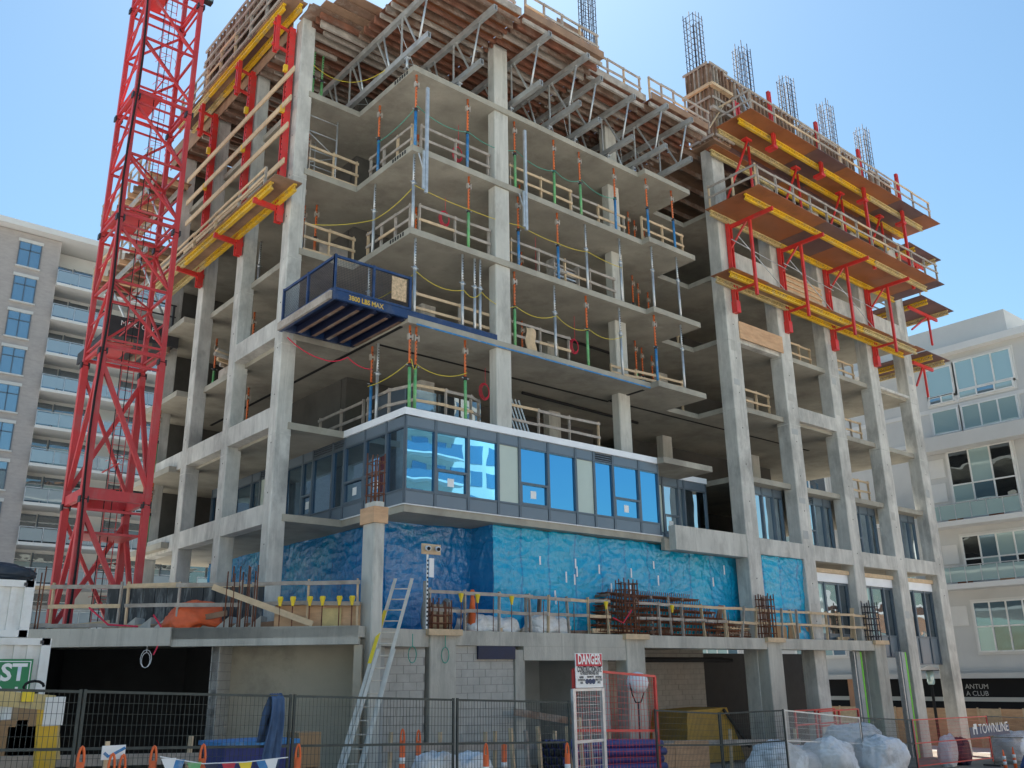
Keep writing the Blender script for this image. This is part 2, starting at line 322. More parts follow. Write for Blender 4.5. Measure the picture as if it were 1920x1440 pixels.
# form-tie holes and patched spots on the column faces
for i, x in enumerate(RX):
    for z in [1.9+1.45*q for q in range(9)]:
        if R.random() < .75: tube('tie_hole', 'shade_concrete', BD, (x+RW*.5, RY-.003, z), (x+RW*.5, RY+.02, z), .028, 8)
        if R.random() < .45: G().prism([(x+.12, RY-.006), (x+.12+.25+.2*R.random(), RY-.006), (x+.5, RY+.01), (x+.12, RY+.01)], z+.3, z+.5+.3*R.random()).build('mortar_patch', R.choice(['concrete_pale', 'plaster_grey', 'block']), BD)
for i, y in enumerate(LY[:3]):
    for z in [2.2+1.5*q for q in range(12)]: tube('tie_hole', 'shade_concrete', BD, (LXo-.003, y+.25, z), (LXo+.02, y+.25, z), .026, 8)
for k in range(3, 8):
    for y in LY[:3]: box('pour_joint', 'concrete_pale', BD, LXo-.004, LXi+.004, y-.004, y+.514, ZS[k]-.40, ZS[k]-.37)
# spandrel beams, left frame (flush) and right frame
def lbeam(i, z0, z1, mt='concrete'): box('beam', mt, BD, LXo+.003, LXi-.1, LY[i]+.5, LY[i+1]+.01, z0, z1)
for i in range(2):
    lbeam(i, 4.31, 4.89); lbeam(i, 7.22, 7.84)
lbeam(0, 10.11, 10.72); lbeam(2, 4.31, 4.89); lbeam(2, 7.22, 7.84)
def rbeam(i, z0, z1, mt='concrete', y0=RY+.003): box('beam', mt, BD, RX[i]+RW-.01, RX[i+1]+.01, y0, y0+.3, z0, z1)
for i in range(4): rbeam(i, 4.28, 4.89); rbeam(i, 15.62, 16.9)
rbeam(1, 10.11, 10.72); rbeam(0, 12.85, 13.05, y0=RY+.12); rbeam(3, 13.0, 13.12, y0=RY+.06)
# plywood faced spandrel forms still on the frame
tag(G().box(RX[0]+RW-.05, RX[1]+.1, RY-.05, RY-.002, 12.98, 13.72).build('plywood_form', 'ply_new'), 'bare plywood form panel spanning the first right bay, screwed across two columns', 'form panel')
for zz in range(4):
    pass
pf = thing('plywood_form', (RX[1]+1, RY, 15.5), 'ribbed plywood form closing the second right bay between two red soldier posts', 'form panel')
box('panel', 'ply_new', pf, RX[1]+RW, RX[2], RY-.06, RY-.004, 15.5, 16.95)
for zz in range(6): box('waler', 'wood_new', pf, RX[1]+RW, RX[2], RY-.12, RY-.06, 15.55+zz*.25, 15.64+zz*.25)
# inner columns seen through the open floors
for k in range(3, 8):
    z0, z1 = ZS[k-1], ZS[k]-TH
    if k == 3: continue
    for (x, y) in [(3.42, .08), (10.1, 1.12), (3.4, 4.3), (9.6, 4.4), (16.2, 4.3), (22.5, 4.2)]:
        column(x, x+.62, y, y+.38, z0-.02, z1+.02, 'concrete_pale')
for (x, y) in [(3.42, .08), (10.1, 1.12)]: column(x, x+.62, y, y+.38, ZS[7]-.02, 21.5, 'concrete_pale')
for (x, y) in [(3.4, 6.2), (9.6, 7.0), (16.2, 6.2)]: column(x, x+.62, y, y+.38, ZS[7]-.02, 21.5, 'concrete_pale')
# core walls added to block light, and rear walls; interior shade in their colour
for k in range(2, 8):
    z0, z1 = ZS[k], (ZS[k+1]-TH if k < 7 else 21.5)
    box('core_light_block', 'shade_concrete', BD, 1.2, 13.2, 5.6, 5.9, z0, z1); box('core_light_block', 'shade_concrete', BD, 14.8, 26, 5.6, 5.9, z0, z1)
    box('core_light_block', 'shade_concrete', BD, 1.2, 1.5, 5.95, 13.3, z0, z1); box('core_light_block', 'shade_concrete', BD, 13.6, 14.4, 8.6, 8.9, z0, z1)
    box('rear_wall', 'shade_concrete', BD, -1.6, 27, 15.3, 15.5, z0, z1)
# far left balcony slabs beyond the third left column
for k in (2, 3, 4, 5, 6):
    box('balcony_slab', 'slab_concrete', BD, -2.6, LXi-.12, 11.3, 15.5, ZS[k]-TH, ZS[k])
# ------------------------------------------------------------------ window wall, second floor
WW = thing('window_wall', (0, 0, 4.63), 'x', 'x'); del WW['label'], WW['category']; adopt(WW, BD); WW.matrix_parent_inverse = Matrix.Identity(4)
WW.location = V((0, 0, 4.63))-V(WL[BD.name])
ZB, ZG0, ZG1, ZP, ZT = 4.60, 5.03, 6.79, 7.14, 7.35
def glaze(P, Q, n, breaks, spec, louvre=(), glass='glass_blue', par=WW):
    # P->Q wall line in plan, n outward normal; spec letter for each light: g glass, o glass with opening light, p pale panel
    P, Q, n = V(P), V(Q), V(n); d = (Q-P).normalized()
    def pt(s, z, off=0.): q = P+d*s+n*off; return V((q.x, q.y, z))
    def slab(name, mt, s0, s1, z0, z1, o0, o1):
        g = G(); vs = [pt(s, z, o) for z in (z0, z1) for o in (o0, o1) for s in (s0, s1)]
        g._add(vs, [(0, 2, 3, 1), (4, 5, 7, 6), (0, 1, 5, 4), (2, 6, 7, 3), (0, 4, 6, 2), (1, 3, 7, 5)]); return g.build(name, mt, par)
    L = breaks[-1]
    for i, s in enumerate(breaks): slab('mullion', 'mullion', max(0, s-.045), min(L, s+.045), ZB, ZP, -.07, .03)
    for i in range(len(breaks)-1):
        a, b = breaks[i]+.045, breaks[i+1]-.045; k = spec[i % len(spec)]
        slab('transom', 'mullion', a, b, ZG0-.06, ZG0, -.06, .02); slab('transom', 'mullion', a, b, ZG1, ZG1+.05, -.06, .02)
        slab('spandrel_panel', 'spandrel', a+.01, b-.01, ZB+.02, ZG0-.065, -.05, .005)
        if i in louvre:
            slab('louvre_back', 'black', a+.01, b-.01, ZG1+.055, ZP-.01, -.06, -.04)
            for q in range(4): slab('louvre_blade', 'mullion', a+.01, b-.01, ZG1+.07+q*.075, ZG1+.105+q*.075, -.04, .012)
        else: slab('spandrel_panel', 'spandrel', a-.03, b+.03, ZG1+.055, ZP-.005, -.05, .008)
        if k == 'p': slab('pale_panel', 'spandrel_pale', a, b, ZG0, ZG1, -.04, -.02)
        else:
            slab('pane', glass, a, b, ZG0, ZG1, -.05, -.04)
            if k == 'o':
                zm = ZG0+.62
                slab('transom', 'mullion', a, b, zm, zm+.07, -.06, .03)
                for (s0, s1, z0, z1) in ((a, a+.05, ZG0, zm), (b-.05, b, ZG0, zm), (a+.05, b-.05, ZG0, ZG0+.05)): slab('sash', 'mullion', s0, s1, z0, z1, -.039, .025)
                slab('sticker', 'sign_white', (a+b)/2-.13, (a+b)/2+.1, ZG0+.22, ZG0+.46, -.038, -.034)
    slab('flashing', 'flashing', -.06, L+.02, ZP, ZT, -.5, .07)
    slab('base_flashing', 'flashing', -.02, L, ZB-.03, ZB-.003, -.3, .05)
us = [764, 816.5, 878, 933.5, 973.5, 1027, 1078, 1112, 1147, 1195, 1231]
bx = [0]+[at(u, 850, Y=0).x for u in us[1:]]
glaze((0, 0, 0), (1, 0, 0), (0, -1, 0), bx, 'gogpogpgog', louvre=(7,))
by = [0, .98, 2.17, 3.38, 4.1, 5.4, 6.1, 7.3, 8.0, 9.3, 10.0, 11.4, 12.1, 13.6]
glaze((0, 0, 0), (0, 1, 0), (-1, 0, 0), by, 'googgoggpgog', louvre=(3, 4, 8), glass='glass_left')
# walls behind the glazing, room shade put into their colour
box('inner_wall', 'inside_shade', WW, .6, 10.4, .8, .9, 4.62, 7.1); box('inner_wall', 'inside_shade', WW, .6, .7, .95, 14, 4.62, 7.1)
# recessed balcony glazing between the corner unit and the right frame
SV = ZT, ZP
glaze((J+.1, 1.3, 0), (15.0, 1.3, 0), (0, -1, 0), [0, .35, 1.25, 1.7, 2.6, 2.95, 4.3], 'ggpogg', glass='glass_dark')
box('balcony_parapet', 'concrete_pale', BD, 10.95, 15.05, -.42, -.12, 4.10, 4.95)
box('balcony_slab', 'slab_concrete', BD, 10.7, 15.05, -.12, .05, 4.10, 4.5)
# right frame glazing on the second floor
for i in (0, 1, 2, 3):
    glaze((RX[i]+RW+.02, .28, 0), (RX[i+1]-.02, .28, 0), (0, -1, 0), [0, 1.45, 2.2, 2.81], 'ogg' if i else 'ggg', louvre=((0,) if i == 1 else ()), glass='glass_dark')
# ------------------------------------------------------------------ ground-floor shop windows in the right frame
def shopwin(i, z0, z1, y=.0):
    x0, x1 = RX[i]+RW+.02, RX[i+1]-.02
    s = thing('shop_window', (x0, y, z0), 'x', 'x'); del s['label'], s['category']; adopt(s, BD); s.matrix_parent_inverse = Matrix.Identity(4); s.location = V((x0, y, z0))-V(WL[BD.name])
    box('timber_head', 'wood_new', s, x0, x1, y-.2, y-.05, z1-.16, z1); box('flashing', 'flashing', s, x0+.03, x1-.03, y-.12, y-.02, z1-.52, z1-.165)
    if i == 1: box('timber_jamb', 'wood_new', s, x0, x0+.09, y-.2, y-.05, z0+.4, z1-.165)
    n = 4; bs = [x0+.06, x0+.06+(x1-x0-.12)*.36, x0+.06+(x1-x0-.12)*.74, x1-.06]
    zz = z1-.53
    for q, b in enumerate(bs): box('mullion', 'mullion', s, b-.05, b+.05, y-.08, y+.06, z0, zz)
    for q in range(3):
        a, b = bs[q]+.05, bs[q+1]-.05
        box('transom', 'mullion', s, a, b, y-.06, y+.05, zz-.08, zz); box('transom', 'mullion', s, a, b, y-.06, y+.05, 1.4, 1.48)
        box('pane', 'glass_pale' if (q == 0 and i < 3) else 'glass_dark', s, a, b, y-.01, y, 1.48, zz-.08)
        if z0 < 1.3:
            box('spandrel_panel', 'spandrel', s, a, b, y-.03, y, z0+.06, 1.4); box('transom', 'mullion', s, a, b, y-.06, y+.05, z0, z0+.06)
    return s
shopwin(1, 1.22, 4.05); shopwin(2, .55, 4.05); shopwin(3, .25, 4.05)
# ------------------------------------------------------------------ podium
ZD, ZDB = 1.18, .80
PX = [.30+7.36*i for i in range(4)]; PY = -.92
A0, B0 = V((-2.42, -1.90, 0)), V((-9.6, 4.14, 0)); eL = (B0-A0).normalized(); nL = V((-eL.y, eL.x, 0)); nL = nL if nL.y > 0 else -nL
deck = [(B0.x, B0.y), (A0.x, A0.y), (-1.6, -1.35), (.3, PY+.1), (22.9, PY+.1), (22.9, 3), (15.3, 3.2), (15.3, 15.5), (-2.0, 15.5), (-9.6, 15.5)]
G().prism(deck, ZDB+.12, ZD-.004).build('podium_slab', 'podium_concrete', BD)
def pbeam(p, q, z0, z1, t=.3): bar('podium_beam', 'podium_concrete', BD, V((p[0], p[1], (z0+z1)/2)), V((q[0], q[1], (z0+z1)/2)), t, z1-z0)
mid = A0+eL*4.35
pbeam(A0+nL*.15, mid+nL*.15, ZDB-.04, ZD); pbeam(mid+nL*.08, B0+nL*.08, ZDB-.02, ZD+.01, .34)
pbeam((PX[0]+.85, PY+.17), (PX[1]-.02, PY+.17), ZDB, ZD); pbeam((PX[0]+3.2, PY+.165), (PX[1]-.02, PY+.165), ZDB-.38, ZDB-.003)
pbeam((PX[1]+.85, PY+.17), (PX[2]-.02, PY+.17), ZDB, ZD); pbeam((PX[2]+.85, PY+.17), (PX[3]-.02, PY+.17), ZDB, ZD)
pbeam((-1.6, -1.15), (.28, PY+.2), ZDB-.05, ZD-.003)
for i, x in enumerate(PX):
    column(x, x+.85, PY, PY+.5, gz(x)-.4, ZD-.12, 'podium_concrete')
    w = thing('column_form_collar', (x, PY, ZD-.1), 'x', 'x'); del w['label'], w['category']; adopt(w, BD); w.matrix_parent_inverse = Matrix.Identity(4); w.location = V((x, PY, ZD-.1))-V(WL[BD.name])
    for (a, b, c, d) in ((x-.12, x+.97, PY-.12, PY-.03), (x-.12, x-.03, PY-.03, PY+.55), (x+.88, x+.97, PY-.03, PY+.55)): box('collar_board', 'wood_new', w, a, b, c, d, ZD-.14, ZD+.02)
    box('collar_sole', 'ply_old', w, x-.03, x+.88, PY-.03, PY+.52, ZD-.12, ZD-.02)
# tall free column with its plywood top form
column(-2.09, -1.78, -1.9, -1.36, gz(-2)-.4, 3.78, 'concrete_pale')
cf = thing('column_form', (-1.86, -1.5, 3.78), 'yellow plywood form box capping the tall free-standing column', 'column form')
for (a, b, c, d) in ((-2.14, -1.73, -1.95, -1.905), (-2.14, -2.095, -1.905, -1.35), (-1.775, -1.73, -1.905, -1.35), (-2.14, -1.73, -1.35, -1.30)): box('form_side', 'ply_new', cf, a, b, c, d, 3.62, 4.02)
box('form_top', 'concrete_pale', cf, -2.06, -1.81, -1.87, -1.39, 3.79, 4.16)
# the tall column's starter cage is added with the other cages
# walls under the podium
def wall(name, mt, p, q, z0, z1, t=.2): return bar(name, mt, BD, V((p[0], p[1], (z0+z1)/2)), V((q[0], q[1], (z0+z1)/2)), t, z1-z0)
pA = A0+eL*3.35; pB = A0+eL*4.35
wall('basement_wall', 'wall_concrete', A0+nL*1.3-eL*.3, pA+nL*1.3, -3, ZDB+.16)
wall('basement_wall', 'wall_concrete', A0+nL*.1+eL*.02, A0+nL*1.4+eL*.02, -3, ZDB-.05, .18)
wall('basement_wall', 'inside_shade', pA+nL*6, B0+nL*6+eL*3, -3.4, ZDB+.16); wall('basement_wall', 'inside_shade', B0+nL*.3+eL*.3, B0+nL*6.5+eL*.3, -3.4, ZDB+.16)
def blockwall(p, q, z0, z1, t=.19):
    # running-bond concrete blocks, each its own piece
    p, q = V((p[0], p[1], 0)), V((q[0], q[1], 0)); d = (q-p).normalized(); L = (q-p).length; n = V((-d.y, d.x, 0))
    w = thing('block_wall', (p.x, p.y, z0), 'x', 'x'); del w['label'], w['category']; adopt(w, BD); w.matrix_parent_inverse = Matrix.Identity(4); w.location = V((p.x, p.y, z0))-V(WL[BD.name])
    bar('mortar_bed', 'mortar', w, p+V((0, 0, (z0+z1)/2)), q+V((0, 0, (z0+z1)/2)), t-.03, z1-z0)
    r = 0; z = z0
    while z < z1-.05:
        s = -(.2 if r % 2 else 0)
        while s < L-.02:
            a, b = max(0, s), min(L, s+.39)
            if b-a > .06:
                o = (R.random()-.5)*.008
                bar('block', 'block', w, p+d*a+n*o+V((0, 0, z+.093)), p+d*b+n*o+V((0, 0, z+.093)), t, min(.186, z1-z))
            s += .40
        z += .2; r += 1
blockwall(pA+nL*.2, pA+nL*4.2, -2.4, ZDB)
blockwall((-1.05, -.75), (.2, -.75), -2.5, ZDB-.05)
box('pilaster', 'plaster_grey', BD, -1.35, -1.06, -.9, -.5, -2.9, ZDB)
blockwall((1.2, -.72), (3.2, -.72), -2.6, ZDB)
box('pilaster', 'podium_concrete', BD, 3.21, 3.55, -.88, -.5, -3, ZDB-.1)
box('vent_box', 'landing_navy', BD, 1.9, 3.2, -.9, -.83, .45, ZDB-.01)
box('basement_wall', 'plaster_grey', BD, 3.6, 8.4, 2.4, 2.6, -3.2, ZDB+.16); box('basement_wall', 'plaster_grey', BD, 3.4, 3.6, -.48, 2.6, -3.2, ZDB+.16)
box('basement_wall', 'plaster_grey', BD, 7.0, 7.25, -.5, 2.6, -3.2, ZDB+.16)
blockwall((8.3, 4.5), (18.0, 4.5), -3, ZDB+.14)
for i in range(4): box('basement_wall', 'inside_shade', BD, -3.+i*9, 6.+i*9, 9, 9.2, -4.5, ZDB+.16)
box('basement_wall', 'inside_shade', BD, -3.2, -3.0, 4, 9, -3.6, ZDB+.16)
box('door_shade', 'inside_shade', BD, -1.6, -1.0, .4, .6, -2.8, ZDB)  # dark panel painted as the shade in the doorway
# pipes under the podium soffit
for a, b in (((8.6, .4, .45), (14.6, .4, .45)), ((8.8, 1.1, .5), (15.0, 1.1, .5))): tube('drain_pipe', 'black', BD, a, b, .07)
# steel studs with green tape in the last bays
for i, (u, v) in enumerate(((1548, 1240), (1613, 1232), (1697, 1232))):
    yy = .1 if i == 0 else RY-.12; x = at(u, v, Y=yy).x
    for q in range(3): box('steel_stud', 'galv', BD, x-.45+q*.14, x-.4+q*.14, yy, yy+.2, gz(x)-.2, .78)
    if i: box('green_edge_trim', 'stud_green', BD, x-.02, x+.09, yy-.02, yy+.05, gz(x)-.2, .76); box('lath_strip', 'plaster_grey', BD, x-.3, x-.022, yy-.01, yy+.05, gz(x)-.2, .76)
def sub(name, loc, parent):
    o = bpy.data.objects.new(name, None); C.objects.link(o); o.empty_display_size = .2; o.location = loc; WL[o.name] = tuple(loc); adopt(o, parent); return o
# ------------------------------------------------------------------ flying form tables under the next slab
ZDK = 21.62                                             # underside of the plywood deck
def truss(par, x, y0b, y0t, y1, zb, zt):
    t = sub('truss', (x, y0b, zb), par)
    for nm, z, ya in (('bottom_chord', zb, y0b), ('top_chord', zt, y0t)):
        g = G()
        for s in (-.055, .055): g.box(x+s-.012, x+s+.012, ya, y1, z-.09, z+.09)
        g.box(x-.075, x+.075, ya+.002, y1, z+.09, z+.105); g.box(x-.075, x+.075, ya+.002, y1, z-.105, z-.09)
        g.build(nm, 'aluminium', t)
    y = y0b+.55; k = 0
    while y < y1-.9:
        tube('strut', 'galv', t, (x, y+.05, zb), (x, y-.45 if k == 0 else y+.55, zt), .038, 6)
        bar('strut', 'aluminium', t, (x, y+.1, zb), (x, y+.95, zt), .055, .055)
        if k % 2 == 0: bar('strut', 'aluminium', t, (x, y+1.05, zb), (x, y+1.05, zt), .05, .05)
        y += 1.7; k += 1
    for yy in (max(.35, y0b+1.2), y1*.45, y1-1.0):
        tube('jack_leg', 'galv', t, (x, yy, ZS[7]+.0), (x, yy, zb-.1), .045, 8); box('foot_plate', 'galv', t, x-.09, x+.09, yy-.09, yy+.09, ZS[7], ZS[7]+.012)
        box('jack_nut', 'galv', t, x-.075, x+.075, yy-.075, yy+.075, zb-.2, zb-.15)
    return t
tabs = [(-1.75, 3.33, (-.04, 2.1), -.9, -1.65, -1.5, 12.5), (3.35, 7.2, (4.4, 6.25), -1.3, -1.82, -1.65, 11.5),
        (7.22, 10.38, (7.55, 9.35), -1.0, -1.2, -.85, 11), (10.4, 13.9, (10.8, 12.3), -1.4, -1.6, -1.15, 11)]
names_t = ['at the slab corner, widest of the row', 'second from the slab corner', 'third from the slab corner', 'nearest the right-hand column forms']
for ti, (xa, xb, tx, yb, yt, yd, ye) in enumerate(tabs):
    T = thing('flying_form_table', ((xa+xb)/2, yb, ZS[7]), 'aluminium truss form table under the top deck, '+names_t[ti], 'form table', 'flying form tables under the top deck')
    for x in tx: truss(T, x, yb if ti else yb, yt, ye, 19.52, 21.22)
    xm0, xm1 = tx
    for yy in (1.0, 4.0):
        for s in (0, 1): tube('sway_brace', 'galv', T, (xm0, yy, 19.6 if s else 21.1), (xm1, yy+1.2, 21.1 if s else 19.6), .012, 5)
    y = yd+.05; k = 0
    while y < ye:
        l0 = (R.random()-.5)*.5 if ti == 0 else (R.random()-.5)*.16; l1 = (R.random()-.4)*.3
        mt = R.choice(['wood_red', 'wood_red', 'wood_brown', 'wood_brown', 'wood_grey'])
        box('joist', mt, T, xa+l0 if ti == 0 and y > 2.9 else max(xa+l0, -.55 if ti == 0 else -9), xb+l1*.5, y, y+.085, 21.34, 21.5+.117*(k % 2)); y += .29+R.random()*.08; k += 1
    y = yd
    while y < ye:
        x = xa if (ti or y > 3) else -.5; y2 = min(y+1.22, ye)
        while x < xb-.05:
            x2 = min(x+2.44, xb); box('plywood_sheet', R.choice(['wood_red', 'ply_old', 'wood_red', 'formply']), T, x+.004, x2-.004, y+.004, y2-.004, ZDK, ZDK+.02); x = x2
        y = y2
    box('edge_board', 'ply_old' if ti % 2 else 'wood_grey', T, (xa if ti else -.5), xb, yd-.05, yd-.005, ZDK-.02, ZDK+.28)
# deck over the rest of the plan so that the floor below lies in shade
tp = thing('deck_form', (22, 6, ZDK), 'rear plywood slab form spread across the top of the building', 'slab form')
for i in range(6):
    for j in range(5): box('plywood_sheet', 'ply_old', tp, 14.0+i*2.75, 16.74+i*2.75, .3+j*3.1, 3.39+j*3.1, ZDK+.03, ZDK+.06)
for j in range(16): box('joist', R.choice(['wood_red', 'wood_brown']), tp, 13.95, 30.3, .4+j*.95, .5+j*.95, ZDK-.22, ZDK+.028)
for x in (-1.75,): 
    for j in range(2): box('plywood_sheet', 'ply_old', tp, x, 13.9, 12.6+j*1.5, 14.0+j*1.5, ZDK+.03, ZDK+.06)
ef = thing('edge_beam_form', (-2.1, 8, 21.3), 'dark plywood edge beam form across the tops of the left frame columns', 'beam form')
box('soffit_panel', 'wood_brown', ef, -2.42, -1.5, 3.95, 15.4, 21.42, 21.47); box('side_panel', 'ply_old', ef, -2.45, -2.425, 3.95, 15.4, 21.3, 22.3)
for q in range(19): box('joist', R.choice(['wood_red', 'wood_brown', 'wood_grey']), ef, -2.4, -.6, 4.1+q*.6, 4.19+q*.6, 21.22, 21.417)
# stair-step stacked joist ends over the left corner
lc = thing('deck_form', (-1.2, 4.2, 21.4), 'stepped plywood edge form cantilevered over the left corner column', 'slab form')
for i in range(4): box('plywood_sheet', 'ply_old' if i % 2 else 'wood_brown', lc, -2.4+.3*i, .1, 2.6-.35*i, 3.6, 21.75+.06*i, 21.79+.06*i)
for j in range(4): box('joist', 'wood_red', lc, -2.0, -.1, 2.75+j*.3, 2.84+j*.3, 21.52, 21.74)
# ------------------------------------------------------------------ guard rails
def rail(pts, label, mt='wood_grey', h=1.05, posts=None, group='timber guard rails', toe=False, tilt=0., th=.04):
    pts = [V(p) for p in pts]; c = pts[0]
    t = thing('guard_rail', c, label, 'guard rail', group)
    for i, p in enumerate(pts):
        m2 = mt if R.random() < .75 else ('wood_new' if mt == 'wood_grey' else 'wood_grey')
        lean = V(((R.random()-.5)*tilt, (R.random()-.5)*tilt, 0))
        d = (pts[min(i+1, len(pts)-1)]-pts[max(i-1, 0)]); d.z = 0
        bar('post', m2, t, p, p+V((0, 0, h+.06))+lean, .09, th, up=d)
    for si, (a, b) in enumerate(zip(pts, pts[1:])):
        n = (b-a).cross(V((0, 0, 1))).normalized()*(th/2+.022+.012*(si % 2))
        if n.dot(CAM-a) < 0: n = -n
        for z in ([h-.04, h*.52]+([.1] if toe else [])):
            j = (R.random()-.5)*.05
            bar('rail_board', mt if R.random() < .8 else 'wood_new', t, a+n+V((0, 0, z)), b+n+V((0, 0, z+j)), .04, .086+.006*(si % 2), ends=(.05+.01*(si % 2), .05))
    return t
def line(p, q, n): p, q = V(p), V(q); return [p.lerp(q, i/n) for i in range(n+1)]
FL = {7: 'sixth', 6: 'top', 5: 'second', 4: 'third', 3: 'fourth'}
st = {6: 'top open floor', 5: 'second open floor', 4: 'blue platform floor', 3: 'floor above the glazing'}
for k in (6, 5, 4, 3):
    z = ZS[k]; s = st[k]
    if k in (6, 5):
        rail(line((.55, .32, z), (3.3, .32, z), 2), 'grey timber guard rail right of the slab corner, '+s, mt='wood_grey')
        rail(line((.32, 3.0, z), (.32, .5, z), 3), 'grey timber guard rail running back left from the slab corner, '+s)
        rail(line((-1.7, 3.6, z), (.1, 3.6, z), 2), 'pale timber guard rail beside the left corner column, '+s, mt='wood_new', toe=True)
    if k == 6:
        rail(line((4.3, .35, z), (7.2, .35, z), 2), 'new timber guard rail right of the front column, '+s, mt='wood_new'); rail(line((7.4, .5, z), (10.2, .5, z), 2), 'grey timber guard rail in front of the inner column, '+s)
        rail(line((10.8, .1, z), (13.2, .1, z), 2), 'new timber guard rail on the balcony, '+s, mt='wood_new')
    if k == 5:
        rail(line((4.3, .35, z), (9.4, .45, z), 4), 'long weathered guard rail from the front column to the inner column, '+s)
    if k == 4:
        rail(line((.5, .5, z), (4.0, .5, z), 2), 'new timber guard rail behind the landing platform beams, '+s, mt='wood_new'); rail(line((4.3, .45, z), (7.0, .5, z), 2), 'weathered guard rail with a cloth hung on it, '+s)
        rail(line((9.2, .6, z), (12.8, .3, z), 3), 'low timber guard rail on the balcony edge, '+s, mt='wood_new', h=.55)
    if k == 3:
        rail([(.5, 2.9, z), (.5, 1.7, z), (.75, .75, z), (1.9, .7, z), (2.9, .75, z), (3.4, 1.0, z)], 'timber guard rail wrapping the corner above the white flashing, '+s, mt='wood_grey'); rail(line((4.2, .6, z), (8.4, .6, z), 3), 'timber guard rail between the two columns above the white flashing, '+s); rail(line((.5, 3.2, z), (.5, 6.0, z), 2), 'timber guard rail on the left edge behind the corner column, '+s)
for i, k in ((0, 4), (1, 5), (2, 5), (2, 4), (2, 3)):
    rail(line((RX[i]+RW+.15, .35, ZS[k]), (RX[i+1]-.15, .35, ZS[k]), 3), 'timber guard rail in the %s right-hand bay, level with the %s' % (ORD[i], {5: 'yellow platforms', 4: 'third slab from the top', 3: 'white window flashing'}[k]), mt='wood_new')
rail(line((13.5, 2.1, ZS[4]), (15.0, 2.1, ZS[4]), 1), 'two new boards closing the recess left of the right-hand frame, '+st[4], mt='wood_new'); rail(line((13.5, 2.1, ZS[5]), (15.0, 2.1, ZS[5]), 1), 'two new boards closing the recess left of the right-hand frame, '+st[5], mt='wood_new')
# top deck rails
zt = ZDK+.03
rail(line((3.6, -1.45, zt), (7.1, -1.45, zt), 4), 'timber guard rail along the top deck above the second form table', th=.05)
rail(line((7.5, -.75, zt), (10.2, -.75, zt), 3), 'timber guard rail along the top deck above the third form table'); rail(line((10.5, -1.0, zt), (14.2, -1.0, zt), 5), 'timber guard rail along the top deck leading to the column forms')
rail(line((-.4, -1.3, zt), (3.2, -1.3, zt), 3), 'timber guard rail on the top deck over the slab corner')
tb = thing('deck_box', (5.6, -1.2, zt), 'blue tarpaulin-wrapped crate behind a plywood sheet on the top deck', 'crate'); box('crate_body', 'tarp_blue', tb, 5.0, 6.9, -1.1, -.3, zt, zt+.95)
box('plywood_sheet', 'ply_old', tb, 5.35, 6.7, -1.2, -1.17, zt+.2, zt+1.15)
# ------------------------------------------------------------------ yellow timber-formwork beams
def ybeam(par, p, q, mt='yellow_paint', h=.26):
    p, q = V(p), V(q); d = (q-p).normalized(); L = (q-p).length
    b = sub('truss_beam', p, par)
    for s in (-1, 1): bar('flange', mt, b, p+V((0, 0, s*(h/2-.03))), q+V((0, 0, s*(h/2-.03))), .11, .06)
    g = G(); n = max(2, round(L/.19))
    for i in range(n):
        a, m, c = p+d*(L*i/n), p+d*(L*(i+.5)/n), p+d*(L*(i+1)/n); zl, zh = V((0, 0, -h/2+.05)), V((0, 0, h/2-.05))
        g.bar(a+zl, m+zh, .03, .055); g.bar(m+zh, c+zl, .03, .055)
    g.build('web', mt, b)
    sd_ = d.cross(V((0, 0, 1)))
    return b
# right-hand climbing platforms ------------------------------------------------
def platform(name, label, x0, x1, ys, z, yo, yi, deckmt=('formply',), tip=.0):
    t = thing(name, (x0, yi, z), label, 'platform', 'working platforms on the right-hand frame')
    for i, y in enumerate(ys):
        L = x1-x0; n = 3; off = .35*i*0
        for q in range(n): ybeam(t, (x0+L*q/n+off, y, z), (x0+L*(q+1)/n+off-.03, y+.015*(q % 2), z+.004*(q % 2)), ['yellow_worn', 'yellow_paint', 'yellow_paint', 'yellow_worn'][(q+i) % 4])
    x = x0-.15; k = 0
    while x < x1+.3:
        x2 = min(x+2.44, x1+.45); w = R.random()*.25
        box('deck_panel', deckmt[k % len(deckmt)], t, x+.006, x2-.006, yo-w*.3, yi+.02, z+.135, z+.16); x = x2; k += 1
    return t
def soldier(par, x, y, z0, z1, w=.18):
    g = G()
    for s in (-1, 1): g.box(x+s*(w/2-.035)-.03, x+s*(w/2-.035)+.03, y-.09, y+.09, z0, z1)
    g.box(x-w/2, x+w/2, y+.06, y+.08, z0, z1)
    return g.build('soldier_post', 'red_paint', par)
sx = [RX[i]+RW/2+.15 for i in range(4)]
